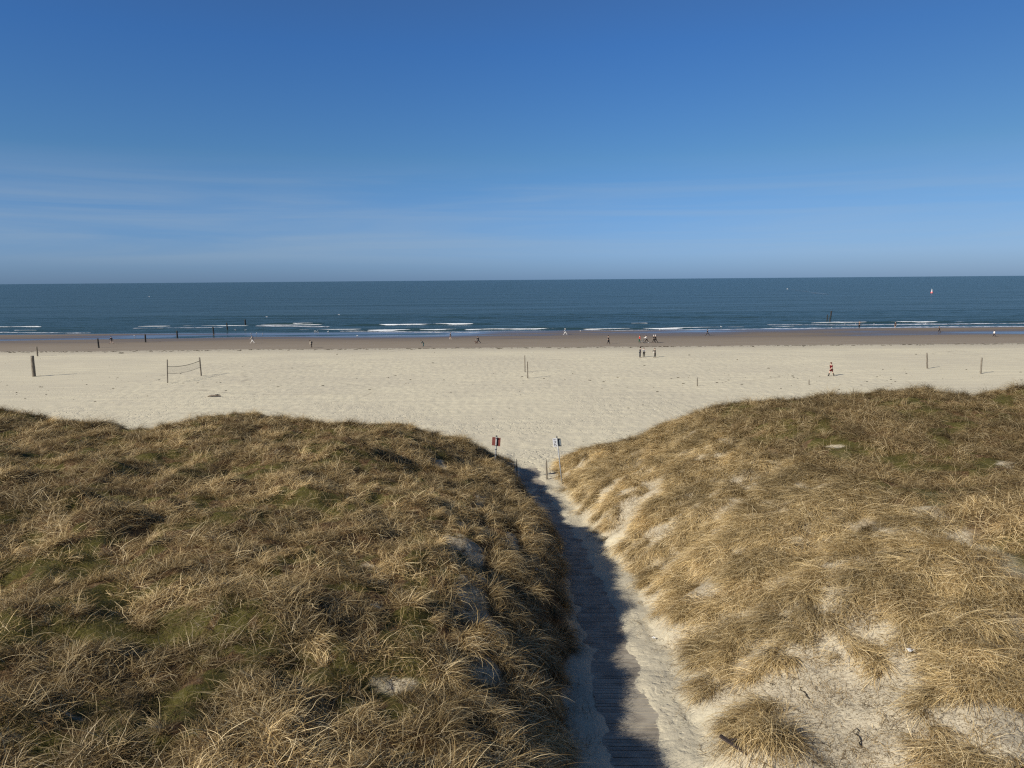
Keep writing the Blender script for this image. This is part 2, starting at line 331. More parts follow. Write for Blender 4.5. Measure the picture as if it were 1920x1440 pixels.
# ------------------------------------------------------------------ sea
sea = mat('sea_water', (.018, .055, .075), .12, .26); t = NT(sea); co = t.coord(); t.bsdf.inputs['IOR'].default_value = 1.33; t.bsdf.inputs['Specular Tint'].default_value = (.85, .88, .72, 1)
a1 = t.noise(t.mapping(co, (.35, 1, 1)), .9, 5, .6); a2 = t.noise(t.mapping(co, (.3, 1, 1)), .16, 4, .6); a3 = t.noise(t.mapping(co, (.25, 1, 1)), .02, 4, .55)
hh = t.math('ADD', t.math('MULTIPLY', a1, .35), t.math('MULTIPLY', a2, 1.6)); hh = t.math('ADD', hh, t.math('MULTIPLY', a3, 9.0))
t.link(t.bump(hh, 1.0, .9), t.bsdf.inputs['Normal'])
t.link(t.mix(t.rng(a3, .35, .65), (.010, .026, .028, 1), (.015, .034, .036, 1)), t.bsdf.inputs['Base Color'])
t.bsdf.inputs['Roughness'].default_value = .2
pb = t.bsdf; df = t.add('ShaderNodeBsdfDiffuse'); df.inputs[0].default_value = (.042, .082, .090, 1); mx = t.add('ShaderNodeMixShader'); mx.inputs[0].default_value = .36
t.link(pb.outputs[0], mx.inputs[1]); t.link(df.outputs[0], mx.inputs[2]); t.link(mx.outputs[0], t.n['Material Output'].inputs[0])
us = np.linspace(-1, 1, 460); sy = np.concatenate([np.arange(184, 330, .55), np.geomspace(330, 21000, 170)])
SU, SY = np.meshgrid(us, sy); SX = SU*(SY*.95+60)
FOAM = [  # px0, px1, py, crest height
    (-20, 86, 613.5, .36), (20, 76, 619.5, .14), (250, 480, 611.8, .13), (508, 600, 607.6, .46), (470, 630, 609.8, .15), (540, 700, 618, .14), (648, 924, 609.7, .5),
    (640, 1110, 620.0, .36), (1080, 1300, 617.4, .30), (1150, 1222, 607.0, .34), (1500, 1790, 605.8, .46), (1775, 1990, 604.2, .3), (1230, 1500, 614.2, .10)]
def crestline(f):
    a = seahit(f[0], f[2]+(960-f[0])*0, SEA+.1); b = seahit(f[1], f[2]-(f[1]-f[0])*.0083, SEA+.1); return a, b
ZS = SEA + .13*fbm(SX/5, SY, 4.2, 3, 71)*(1-sst(330, 700, SY))*sst(208, 226, SY) + .05*fbm(SX/3, SY, 1.6, 2, 72)*(1-sst(260, 400, SY))*sst(205, 225, SY)
for f in FOAM:
    a, b = crestline(f); lx = sst(0, .1, (SX-a.x+3)/(b.x-a.x+6))*sst(0, .1, 1-(SX-a.x+3)/(b.x-a.x+6))
    yc = a.y+(b.y-a.y)*np.clip((SX-a.x)/(b.x-a.x), 0, 1); d = SY-yc
    ZS += f[3]*.78*lx*np.where(d > 0, np.exp(-(d/2.2)**2), np.exp(-(d/.7)**2))
sidx = np.arange(ZS.size).reshape(ZS.shape); SQ = np.stack([sidx[:-1, :-1], sidx[:-1, 1:], sidx[1:, 1:], sidx[1:, :-1]], -1).reshape(-1, 4)
so_ = npmesh('sea', np.stack([SX, SY, ZS], -1).reshape(-1, 3), SQ, sea); tag(so_, 'dark blue sea with low waves reaching the horizon', 'sea', kind='structure')
foam = mat('sea_foam', (.8, .82, .83), .6, .3); t = NT(foam); co = t.coord(); fn = t.noise(co, 2.2, 5, .7)
t.link(t.mix(fn, (.62, .66, .68, 1), (.86, .87, .87, 1)), t.bsdf.inputs['Base Color']); t.link(t.bump(fn, .6, .2), t.bsdf.inputs['Normal'])
fv = []; ff = []
for k, f in enumerate(FOAM):
    a, b = crestline(f); n = max(20, int((b.x-a.x)/.35)); u = np.linspace(0, 1, n); X = a.x+(b.x-a.x)*u; Y = a.y+(b.y-a.y)*u + .5*fbm(X, X*0+k, 9, 2, k)
    env = sst(0, .16, u)*sst(0, .16, 1-u)*np.clip(.85+.35*fbm(X, X*0, 14, 4, 3+k), .4, 1.0)
    prof = [(-1.0, -.06), (-.7, .35), (-.35, .9), (0, 1.08), (.35, .8), (.7, .2), (.8, -.2)]
    for i in range(n):
        for py_, pz_ in prof:
            jit = random.uniform(-.12, .12)
            e = env[i]
            fv.append((X[i]+random.uniform(-.05, .05), Y[i]+(py_+jit)*(.2+f[3]*.8)*min(1, e+.1)-.15, SEA+.05 + max(-.3, (f[3]*.62+.02)*(pz_+jit*.5)*min(e*1.15, 1.1) - (.25 if e < .12 else 0))))
    b0 = len(fv)-n*7
    for i in range(n-1):
        for j in range(6): ff.append((b0+i*7+j, b0+i*7+j+1, b0+(i+1)*7+j+1, b0+(i+1)*7+j))
fo = npmesh('sea_foam', fv, ff, foam); tag(fo, 'white foam of small breaking waves along the shore', 'sea foam', kind='stuff')
# thin swash foam at the water's edge
swm = mat('swash_foam', (.8, .82, .84), .5, .3); t = NT(swm); co = t.coord(); fn = t.noise(t.mapping(co, (.5, 1, 1)), 1.4, 5, .7)
tr_ = t.add('ShaderNodeBsdfTransparent'); mx = t.add('ShaderNodeMixShader'); t.link(t.rng(fn, .42, .56), mx.inputs[0]); t.link(tr_.outputs[0], mx.inputs[1]); t.link(t.bsdf.outputs[0], mx.inputs[2]); t.link(mx.outputs[0], t.n['Material Output'].inputs[0])
fv = []; ff = []
for pts, wd in (([(-40, 623), (60, 624.5), (170, 625)], 1.5), ([(640, 621), (800, 623.5), (960, 623.6), (1100, 621.6), (1260, 619.5), (1440, 617), (1600, 615.2), (1760, 613.5), (1960, 612.3)], 2.0), ([(480, 611.5), (620, 613)], 2.5), ([(250, 616), (420, 614.5)], 1.6), ([(1440, 609.5), (1600, 609.8), (1760, 608.4), (1940, 606.4)], 2.2)):
    pp = [seahit(a, b) for a, b in pts]; X = np.arange(pp[0].x, pp[-1].x, .5); Y = np.interp(X, [p.x for p in pp], [p.y for p in pp])+.9*fbm(X, X*0+4, 14, 3, 9)
    b0 = len(fv); wv = wd*(.7+.5*fbm(X, X*0, 8, 2, 15))
    for i in range(len(X)):
        for j in range(4): fv.append((X[i], Y[i]+wv[i]*(j/1.5-1), SEA+.10))
    for i in range(len(X)-1):
        for j in range(3): ff.append((b0+i*4+j, b0+(i+1)*4+j, b0+(i+1)*4+j+1, b0+i*4+j+1))
sw = npmesh('swash_foam', fv, ff, swm); tag(sw, 'thin lacy foam left by the swash at the waterline', 'swash foam', kind='stuff')
# ------------------------------------------------------------------ grass
gm = bpy.data.materials.new('dry_grass'); gm.use_nodes = True; t = NT(gm)
h = t.attr('h').outputs['Fac']; vv = t.attr('v').outputs['Fac']; ti = t.attr('tint', 'INSTANCER').outputs['Fac']; ye = t.attr('yel', 'INSTANCER').outputs['Fac']
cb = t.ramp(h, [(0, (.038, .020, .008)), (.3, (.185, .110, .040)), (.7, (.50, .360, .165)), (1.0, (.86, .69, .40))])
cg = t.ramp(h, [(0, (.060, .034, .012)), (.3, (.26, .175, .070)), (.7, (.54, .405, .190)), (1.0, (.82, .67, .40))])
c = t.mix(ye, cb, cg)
c = t.mix(1.0, c, t.ramp(vv, [(0, (.38, .33, .28)), (.4, (.95, .95, .95)), (1, (1.2, 1.2, 1.2))]), 'MULTIPLY')  # blade roots darkened: shade between the stems put into the colour
sc_ = t.add('ShaderNodeVectorMath', operation='SCALE'); t.link(c, sc_.inputs[0]); t.link(ti, sc_.inputs['Scale']); c = sc_.outputs[0]
d = t.add('ShaderNodeBsdfDiffuse'); t.link(c, d.inputs[0]); tl = t.add('ShaderNodeBsdfTranslucent'); t.link(c, tl.inputs[0]); gl = t.add('ShaderNodeBsdfGlossy'); gl.inputs['Roughness'].default_value = .45; gl.inputs[0].default_value = (.5, .47, .4, 1)
m1 = t.add('ShaderNodeMixShader'); m1.inputs[0].default_value = .12; t.link(d.outputs[0], m1.inputs[1]); t.link(tl.outputs[0], m1.inputs[2])
m2 = t.add('ShaderNodeMixShader'); m2.inputs[0].default_value = .06; t.link(m1.outputs[0], m2.inputs[1]); t.link(gl.outputs[0], m2.inputs[2]); t.link(m2.outputs[0], t.n['Material Output'].inputs[0]); t.n.remove(t.bsdf)
def blades(n, r, L, e0, bend, az, azj, wd, seg=6, hr=(0, 1), kink=0.0):
    """arching ribbons; returns V, F, v, h"""
    n = int(n*.92)
    a = rng.uniform(0, 2*np.pi, n); rr = r*np.sqrt(rng.uniform(0, 1, n)); root = np.stack([rr*np.cos(a), rr*np.sin(a), np.full(n, -.04)], -1)
    A = (az+azj*rng.normal(0, 1, n)) if az is not None else rng.uniform(0, 2*np.pi, n)
    E = np.radians(rng.uniform(e0[0], e0[1], n)); B = np.radians(rng.uniform(bend[0], bend[1], n)); LL = rng.uniform(L[0], L[1], n); W = 1.18*rng.uniform(wd[0], wd[1], n)
    H = rng.uniform(hr[0], hr[1], n); curl = rng.normal(0, .5, n)
    P = root.copy(); Vs = []; vs = []
    for s in range(seg+1):
        f = s/seg; e = E-B*f; az_ = A+curl*f
        if kink and s == seg//2: az_ = az_ + rng.normal(0, kink, n)
        dirv = np.stack([np.cos(e)*np.cos(az_), np.cos(e)*np.sin(az_), np.sin(e)], -1)
        side = np.stack([-np.sin(az_), np.cos(az_), .5*np.sin(A*7)], -1); side /= np.linalg.norm(side, axis=1)[:, None]
        wv = (W*(1-.75*f**1.5)*.5)[:, None]
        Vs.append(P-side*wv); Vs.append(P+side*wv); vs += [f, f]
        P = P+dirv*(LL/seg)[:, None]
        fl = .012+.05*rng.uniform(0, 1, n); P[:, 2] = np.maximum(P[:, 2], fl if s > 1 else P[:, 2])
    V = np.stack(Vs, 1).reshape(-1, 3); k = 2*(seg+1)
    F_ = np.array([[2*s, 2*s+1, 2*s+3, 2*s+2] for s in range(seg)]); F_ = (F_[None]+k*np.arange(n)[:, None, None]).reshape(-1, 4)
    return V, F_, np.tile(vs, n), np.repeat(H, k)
protos = bpy.data.collections.new('tuft_source')
def proto(name, sets):
    Vs = []; Fs = []; vs = []; hs = []; o = 0
    for s in sets:
        V, F_, v, h_ = blades(**s); Vs.append(V); Fs.append(F_+o); vs.append(v); hs.append(h_); o += len(V)
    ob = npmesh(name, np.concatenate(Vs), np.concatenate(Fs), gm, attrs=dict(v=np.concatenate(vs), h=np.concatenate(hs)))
    COL.objects.unlink(ob); return ob
def coll(name, obs):
    c = bpy.data.collections.new(name)
    for o in obs: c.objects.link(o)
    return c
T = {}
T['thatch'] = coll('thatch_source', [proto('thatch_%02d' % i, [dict(n=90, r=.30, L=(.18, .48), e0=(0, 38), bend=(5, 60), az=None, azj=0, wd=(.004, .008), hr=(0, .75), kink=.6),
                                                               dict(n=18, r=.25, L=(.3, .7), e0=(10, 60), bend=(20, 90), az=None, azj=0, wd=(.006, .010), hr=(.5, 1), kink=.3)]) for i in range(8)])
T['marram'] = coll('marram_source', [proto('marram_%02d' % i, [dict(n=70, r=.14, L=(.45, .95), e0=(35, 80), bend=(60, 130), az=0.0, azj=.75, wd=(.005, .0105), hr=(.15, 1)),
                                                               dict(n=45, r=.16, L=(.3, .6), e0=(10, 50), bend=(20, 70), az=0.0, azj=1.3, wd=(.004, .008), hr=(0, .6), kink=.4)]) for i in range(8)])
T['combed'] = coll('combed_source', [proto('combed_%02d' % i, [dict(n=85, r=.22, L=(.45, .95), e0=(15, 60), bend=(35, 95), az=0.0, azj=.42, wd=(.005, .0105), hr=(.2, 1)),
                                                               dict(n=25, r=.24, L=(.25, .5), e0=(0, 40), bend=(0, 50), az=0.0, azj=1.6, wd=(.004, .007), hr=(0, .6), kink=.4)]) for i in range(8)])
T['sparse'] = coll('sparse_source', [proto('sparse_%02d' % i, [dict(n=14, r=.22, L=(.12, .42), e0=(0, 45), bend=(0, 70), az=None, azj=0, wd=(.004, .008), hr=(0, .8), kink=.7)]) for i in range(8)])
def scatter(name, source, P, rot, scl, ix, tint, yel, label, cat, kind='stuff'):
    me = bpy.data.meshes.new(name); me.vertices.add(len(P)); me.vertices.foreach_set('co', np.asarray(P, np.float32).ravel())
    for n, typ, a in (('rot', 'FLOAT_VECTOR', rot), ('scl', 'FLOAT', scl), ('ix', 'INT', ix), ('tint', 'FLOAT', tint), ('yel', 'FLOAT', yel)):
        at = me.attributes.new(n, typ, 'POINT'); at.data.foreach_set('vector' if typ == 'FLOAT_VECTOR' else 'value', np.asarray(a, np.int32 if typ == 'INT' else np.float32).ravel())
    ob = bpy.data.objects.new(name, me); COL.objects.link(ob); me.materials.append(gm)
    gt = bpy.data.node_groups.new(name+'_tree', 'GeometryNodeTree'); gt.interface.new_socket('Geometry', in_out='INPUT', socket_type='NodeSocketGeometry'); gt.interface.new_socket('Geometry', in_out='OUTPUT', socket_type='NodeSocketGeometry')
    gi = gt.nodes.new('NodeGroupInput'); go = gt.nodes.new('NodeGroupOutput'); ins = gt.nodes.new('GeometryNodeInstanceOnPoints'); ci = gt.nodes.new('GeometryNodeCollectionInfo')
    ci.inputs[0].default_value = source; ci.inputs['Separate Children'].default_value = True; ci.inputs['Reset Children'].default_value = True
    L = gt.links.new; L(gi.outputs[0], ins.inputs['Points']); L(ci.outputs[0], ins.inputs['Instance']); ins.inputs['Pick Instance'].default_value = True
    for nm, typ, sk in (('rot', 'FLOAT_VECTOR', 'Rotation'), ('scl', 'FLOAT', 'Scale'), ('ix', 'INT', 'Instance Index')):
        na = gt.nodes.new('GeometryNodeInputNamedAttribute'); na.data_type = typ; na.inputs['Name'].default_value = nm; L(na.outputs['Attribute'], ins.inputs[sk])
    L(ins.outputs[0], go.inputs[0]); md = ob.modifiers.new('scatter', 'NODES'); md.node_group = gt
    tag(ob, label, cat, kind=kind); return ob
# candidate points, thinner with distance
def cand(y0, y1, den):
    w_ = .80*y1+5; n = int(den*2*w_*(y1-y0)); x = rng.uniform(-w_, w_, n); y = rng.uniform(y0, y1, n); k = np.abs(x) < .80*y+5; return x[k], y[k]
cx_, cy_ = [], []
for y0, y1, den in ((4, 9, 16), (9, 16, 34), (16, 24, 26), (24, 34, 20), (34, 54, 17)):
    a, b = cand(y0, y1, den); cx_.append(a); cy_.append(b)
x = np.concatenate(cx_); y = np.concatenate(cy_)
de, mo, sa, du = masks(x, y)
_tc = hit(1432, 1375); de = de*sst(.75, 1.5, np.hypot((x-_tc.x)/1.15, y-_tc.y))
z = terrain(x, y); e = .15
gx = (terrain(x+e, y, False)-terrain(x-e, y, False))/(2*e); gy = (terrain(x, y+e, False)-terrain(x, y-e, False))/(2*e)
right = x > XC(y)
clump = fbm(x, y, 1.6, 3, 81); big = fbm(x, y, 7, 2, 82)
u = rng.uniform(0, 1, len(x))
fLd = XL(y)-x; fRd = x-XR(y)
def euler(kx, ky, az, amt=.85):
    # align local z toward the slope normal, spin by az
    n = len(kx); out = np.zeros((n, 3))
    for i in range(n):
        nrm = Vector((-kx[i]*amt, -ky[i]*amt, 1)).normalized(); q = Vector((0, 0, 1)).rotation_difference(nrm) @ Euler((0, 0, az[i])).to_quaternion(); out[i] = q.to_euler()
    return out
# flow direction of the long grass: downslope on the banks, wind from the back right elsewhere
down = np.stack([-gx, -gy], -1); wind = np.array([-.75, -1.0]); wl = np.array([.35, -.75])
flow = down*1.5 + np.where(right[:, None], wind[None]*.9, wl[None]*.2) + np.where(right, .7, 1.2)[:, None]*np.stack([fbm(x, y, 5, 2, 91), fbm(x, y, 5, 2, 92)], -1)
faz = np.arctan2(flow[:, 1], flow[:, 0])
far = sst(20, 45, y)
def put(name, src, sel, az, s, tint, yel, label, cat):
    P = np.stack([x[sel], y[sel], z[sel]], -1)
    scatter(name, T[src], P, euler(gx[sel], gy[sel], az[sel]), s[sel], rng.integers(0, 8, sel.sum()), tint[sel], yel[sel], label, cat)
    print(name, sel.sum())
N = len(x); rnd = rng.uniform(0, 1, N); r2 = rng.uniform(0, 1, N)
patchy = .92+.35*fbm(x, y, 2.4, 3, 95)+.30*fbm(x, y, .8, 2, 96)
tintL = np.clip((.92+.30*big+.45*(rnd-.5))*patchy, .38, 1.5); tintR = np.clip((1.0+.2*(rnd-.5)+.2*big)*patchy, .42, 1.45)
tintR = tintR*(1-.34*sst(6, 12, fRd)*sst(20, 30, y)); tint = np.where(right, tintR, tintL)
bankR = right & (fRd < 9)
ridge = sst(.0, .5, clump)
# left + right shelf: matted thatch
sel = (de > .12) & (u < de*np.where(bankR, .20, .42)*(1-.74*mo)*(.48+.85*sst(-.5, .2, fbm(x, y, .9, 2, 97))))
put('matted_grass', 'thatch', sel, 6.28*rnd, (.75+.5*r2)*(1+.25*far), tint*.92, np.where(right, .5-.25*sst(8, 12, fRd), .35)+.5*(rnd-.5), 'low matted dead grass covering both dunes between the taller tufts', 'dry grass')
sel = (de > .35) & ~bankR & (r2 < np.where(right, .24, .12+.10*sst(.1,.5,big))*de*(.2+1.6*ridge)*(1-.75*mo))
az = faz+rng.normal(0, 1, N)*np.where(right, .8, 1.5)
put('marram_grass', 'marram', sel, az, (.5+.6*u)*np.where(right, 1, .78)*(1+.1*far), tint*1.15, np.where(right, .6-.3*sst(8, 12, fRd), .4)+.5*(rnd-.5), 'taller arching marram tufts standing out of the matted dune grass', 'marram grass')
sel = bankR & (de > .15) & (r2 < .62*de*(.30+1.0*sst(-.45, .3, clump+.5*spur(x, y))))
put('windswept_grass', 'combed', sel, faz+rng.normal(0, .5, N), (.6+.65*u)*(1+.1*far), tint*1.08, np.clip(.8+.5*(rnd-.5)-.5*sst(.2, .6, -fbm(x, y, 1.8, 2, 98)), 0, 1), 'golden windswept grass combed down the bank right of the boardwalk', 'marram grass')
cr = (du > .2) & (np.abs(y-np.where(right, np.interp(x, CRx, CRy), np.interp(x, CLx, CLy))-1.0) < 1.6) & (r2 < .22*(.1+1.9*sst(.0, .45, fbm(x, y, 2.2, 3, 121))))
put('crest_grass', 'marram', cr, faz+rng.normal(0, 1.2, N), (.7+.75*u), tint*1.0, .4+.4*(rnd-.5), 'ragged taller grass standing along both dune crests against the beach', 'marram grass')
lb = (~right) & (y < 45) & (fLd > -.15) & (fLd < 2.6) & (de > .45) & (r2 < .36*np.clip(.3+1.4*sst(-.3, .4, clump), 0, 1.4))
put('overhanging_grass', 'marram', lb, np.arctan2(-.25+.5*fbm(x, y, 3, 2, 99), .9+0*x)+rng.normal(0, .5, N), (.7+.5*u), tint*1.0, .35+.3*(rnd-.5), 'long grass hanging over the shaded bank left of the boardwalk', 'marram grass')
sp = (du > .3) & (de < .8) & (u < .75) | (du > .3) & (mo > .3) & (u < .35) | ((du > -.1) & (du <= .3) & (np.abs(x-XC(y)) > 1.0) & (y < 46) & (u < .16) & (np.abs(x-XC(y)) < 4))
put('sparse_straws', 'sparse', sp, 6.28*rnd, .7+.6*r2, tint*(.45+.7*r2), .4+0*x, 'scattered dead straws lying on the bare sand patches', 'straw')
# ------------------------------------------------------------------ boardwalk
wood = mat('weathered_wood', (.25, .23, .2), .85, .2); t = NT(wood); co = t.coord(); pl = t.attr('plank').outputs['Fac']
gn = t.noise(t.mapping(co, (1.2, 22, 22)), 2.0, 5, .65); c = t.mix(gn, (.20, .172, .135, 1), (.38, .335, .268, 1)); c = t.mix(1, c, t.ramp(pl, [(0, (.78, .77, .75)), (1, (1.1, 1.1, 1.08))]), 'MULTIPLY')
sn = t.noise(co, 1.6, 4, .6); c = t.mix(t.rng(sn, .42, .6, .08, .75), c, (.42, .375, .29, 1)); t.link(c, t.bsdf.inputs['Base Color']); t.link(t.bump(gn, .5, .01), t.bsdf.inputs['Normal'])
yv = 8.0; fv = []; ff = []; pa = []
while yv < 52.5:
    h_ = float(pz(yv)); dxy = (float(XC(yv+.5))-float(XC(yv-.5))); dz = float(pz(yv+.3)-pz(yv-.3))/.6
    L_ = .84+random.uniform(-.02, .02); ang = -math.atan(dxy)*-1*.0; tw = random.uniform(-.008, .008)
    cx0 = float(XC(yv)); wv = .0665; th = .016; top = h_+.006+random.uniform(-.004, .004); b = len(fv); r_ = random.random()
    sl_ = -dxy*.9
    for zz in (top-.05, top):
        for (lx, ly) in ((-L_, -wv), (L_, -wv), (L_, wv), (-L_, wv)):
            fv.append((cx0+lx, yv+ly+lx*(sl_+tw), zz+ly*dz)); pa.append(r_)
    ff += [(b, b+3, b+2, b+1), (b+4, b+5, b+6, b+7), (b, b+1, b+5, b+4), (b+1, b+2, b+6, b+5), (b+2, b+3, b+7, b+6), (b+3, b, b+4, b+7)]
    yv += .142 + (.026 if random.random() < .28 else 0)
bw = npmesh('boardwalk', fv, ff, wood, smooth=False, attrs=dict(plank=pa)); tag(bw, 'weathered grey plank boardwalk half covered by drifted sand', 'boardwalk', kind='structure')
# ------------------------------------------------------------------ posts
postm = quick('grey_wood', (.10, .085, .065), (.24, .21, .165), 3, stretch=(6, 6, .6), bump=.02)
darkm = quick('wet_dark_wood', (.018, .018, .018), (.05, .048, .042), 3, stretch=(5, 5, .7), bump=.02)
def pole(name, px, py0, topx, topy, wpx, m, label, group, sea_=False, cat='wooden post', point=False):
    b = seahit(px, py0) if sea_ else hit(px, py0)
    k = ppm(b); Hh = max((py0-topy)/k/math.cos(PITCH*.3), .3); r = max(wpx/k/2, .035); lean = (topx-px)/k
    lean -= math.tan(PITCH)*0
    lean -= (b.x/b.y)*math.sin(PITCH)*Hh*-1.0*-1*-1 if False else 0
    # lens convergence: a plumb post already leans outward in the picture
    r0 = np.array([b.x, b.y, b.z+Hh])-np.array([0, 0, CAMZ]); plumb = 960+F*(r0@rt)/(r0@fw)
    lean = (topx-plumb)/k
    root = empty(name, b); tag(root, label, cat, group)
    n = 8; pts = [(lean*i/n, 0, -.3+(Hh+.3)*i/n) for i in range(n+1)]; rad = [r*(1.04-.08*i/n) for i in range(n+1)]
    if point: rad[-1] = r*.25; rad[-2] = r*.75
    mb = MB().tube(pts, rad, 12, .05)
    o = mb.build(name, m, None, smooth=True)
    # single mesh thing
    bpy.data.objects.remove(root); o.location = b; tag(o, label, cat, group); return o
GP = 'wooden posts on the beach and in the shallows'
pole('timber_pile', 64, 706, 60, 667, 6.2, postm, 'thick grey timber pile standing in dry sand, widest post on the beach', GP)
pole('timber_post', 70.5, 668, 68.5, 650, 2.6, postm, 'thin grey post just behind the thick pile at the edge of dry sand', GP)
pole('timber_post', 185.5, 652.5, 183, 634.5, 2.8, darkm, 'dark leaning post on wet sand left of the black-topped jogger', GP)
pole('timber_post', 273, 642, 272, 627, 2.8, darkm, 'black post on wet sand right of the black-topped jogger', GP)
pole('timber_post', 332.5, 633.8, 331.5, 620, 2.8, darkm, 'dark post in the wet film, second inland from the surf', GP)
pole('timber_post', 401, 627, 399, 612.5, 2.6, darkm, 'dark leaning post with its foot in ankle-deep water', GP, True)
pole('timber_post', 426.5, 618.5, 425, 605, 2.4, darkm, 'leaning dark post beyond the ankle-deep one', GP, True)
pole('timber_post', 460, 609, 459.5, 599, 2.6, darkm, 'outermost dark post of the left row, standing in the sea', GP, True)
pole('marker_post', 1557.6, 593, 1559, 583, 2.6, darkm, 'farthest of three dark stakes in the sea on the right', GP, True)
pole('marker_post', 1550.8, 600, 1551.5, 590, 1.8, darkm, 'thinnest of three dark stakes in the sea on the right', GP, True)
pole('marker_post', 1555.6, 604.5, 1556.6, 594.5, 2.2, darkm, 'dark stake nearest the surf line on the right', GP, True)
pole('timber_post', 984.5, 697.5, 983.8, 666.5, 1.9, postm, 'rear post of the pair without a net in mid beach', GP)
pole('timber_post', 989.5, 709, 988.8, 678, 2.1, postm, 'front post of the pair without a net in mid beach', GP)
pole('timber_post', 1739, 691, 1737.8, 661.5, 2.8, postm, 'tall grey post to the right of the red-dressed walker', GP)
pole('timber_post', 1838.8, 700.5, 1841, 670.5, 2.9, postm, 'tall grey post farthest right, leaning slightly right', GP)
pole('timber_stub', 1517, 721.5, 1517, 710.5, 1.8, postm, 'short stub post left of the red-dressed walker', GP, point=True)
pole('timber_stub', 1307.5, 724, 1307.5, 707.8, 1.9, postm, 'short post alone in dry sand above the right dune end', GP)
# volleyball net
A = hit(314, 718); B = hit(377.5, 704.5); net = empty('volleyball_net', A); tag(net, 'sagging volleyball net strung between two wooden posts', 'volleyball net')
kA, kB = ppm(A), ppm(B); Ha, Hb = 44/kA, 34.5/kB
def lean_of(b, Hh, topx):
    r0 = np.array([b.x, b.y, b.z+Hh])-np.array([0, 0, CAMZ]); return (topx-(960+F*(r0@rt)/(r0@fw)))/ppm(b)
la = lean_of(A, Ha, 313.5); lb_ = lean_of(B, Hb, 374)
MB().tube([(la*i/6, 0, -.3+(Ha+.3)*i/6) for i in range(7)], .075, 12).build('post', postm, net, smooth=True)
D_ = B-A; MB().tube([(D_.x+lb_*i/6, D_.y, D_.z-.3+(Hb+.3)*i/6) for i in range(7)], .10, 12).build('post', postm, net, smooth=True)
cordm = mat('black_cord', (.03, .03, .03), .7); netm = mat('net_mesh', (.09, .10, .09), .8)
def netpt(u, w_):
    za = Ha*(.70 if w_ == 0 else .40); zb = Hb*(.82 if w_ == 0 else .475); sag = .28*4*u*(1-u)
    xa = la*.7*(1-u); return Vector((D_.x*u+xa+lb_*.6*u, D_.y*u, D_.z*u+za*(1-u)+zb*u-sag))
for w_, nm in ((0, 'top_tape'), (1, 'bottom_rope')):
    MB().tube([netpt(i/16, w_) for i in range(17)], .035 if w_ == 0 else .02, 6).build(nm, cordm, net)
mb = MB()
for i in range(0, 61): mb.tube([netpt(i/60, 0), netpt(i/60, 1)], .0022, 3)
for j in range(1, 8):
    mb.tube([netpt(i/20, 0).lerp(netpt(i/20, 1), j/8) for i in range(21)], .0022, 3)
mb.build('netting', netm, net)
# gate stakes
pole('gate_stake', 970.2, 897, 968.4, 860, 1.9, darkm, 'thin leaning stake at the left side of the boardwalk end', 'stakes at the end of the boardwalk', cat='stake', point=True)
pole('gate_stake', 1025.6, 898.5, 1024.4, 859.5, 3.0, postm, 'flat grey stake with pointed top at the right side of the boardwalk end', 'stakes at the end of the boardwalk', cat='stake', point=True)
# ------------------------------------------------------------------ signs
metal = quick('galvanised_metal', (.22, .23, .23), (.34, .35, .35), 6, .5, .5); redm = quick('red_brown_panel', (.13, .040, .032), (.18, .055, .045), 8, .6); whitem = quick('white_panel', (.74, .76, .78), (.82, .83, .84), 5, .5)
backm = quick('grey_panel_back', (.10, .12, .13), (.16, .18, .19), 6, .5); blackm = mat('black_paint', (.02, .02, .025), .6)
def sign(px, y_top, y_bot, x_bot, D, label):
    d = ray(x_bot, y_bot); tt = D/d[1]; b = Vector((d[0]*tt, D, CAMZ+d[2]*tt)); g_ = float(terrain(b.x, b.y)); k = ppm(b); Hh = (y_bot-y_top)/k
    lean = lean_of(b, Hh, px)/Hh
    root = empty('beach_sign', (b.x-lean*(b.z-g_), D, g_)); tag(root, label, 'sign', 'signs at the beach entrance'); top = Hh+b.z-g_
    return root, top, lean, k
root, top, ln, k = sign(931, 817.5, 860, 928.2, 47.5, 'red-brown square sign panel seen from behind on a grey pole')
MB().tube([(0, 0, -.4), (ln*top, 0, top)], .05, 12).build('pole', metal, root, smooth=True)
rot = Matrix.Rotation(R(-14), 3, 'Z') @ Matrix.Rotation(math.atan(ln), 3, 'Y')
cp = Vector((ln*(top-.33), .07, top-.36)); MB().box(cp+Vector((.0, 0, 0)), (.56, .012, .56), rot).build('sign_panel', redm, root, bevel=.004)
for zz in (top-.12, top-.6, top-.85, top-1.2): MB().box((ln*zz+.03, -.005, zz), (.13, .12, .035)).build('clamp', blackm, root)
MB().ball((ln*top, 0, top+.02), (.065, .065, .05)).build('cap', blackm, root)
root, top, ln, k = sign(1044, 819, 872, 1050.8, 47.0, 'white pictogram sign with a dark grey side panel on a leaning pole')
MB().tube([(0, 0, -.4), (ln*top, 0, top)], .04, 12).build('pole', metal, root, smooth=True)
tilt = Matrix.Rotation(math.atan(ln), 3, 'Y')
MB().ball((ln*top, 0, top+.02), (.055, .055, .05)).build('cap', blackm, root)
rw = tilt @ Matrix.Rotation(R(12), 3, 'Z'); cpos = Vector((ln*(top-.3)-.15, -.03, top-.33)); wp = MB().box(cpos, (.27, .012, .56), rw).build('pictogram_panel', whitem, root, bevel=.003)
mb = MB()
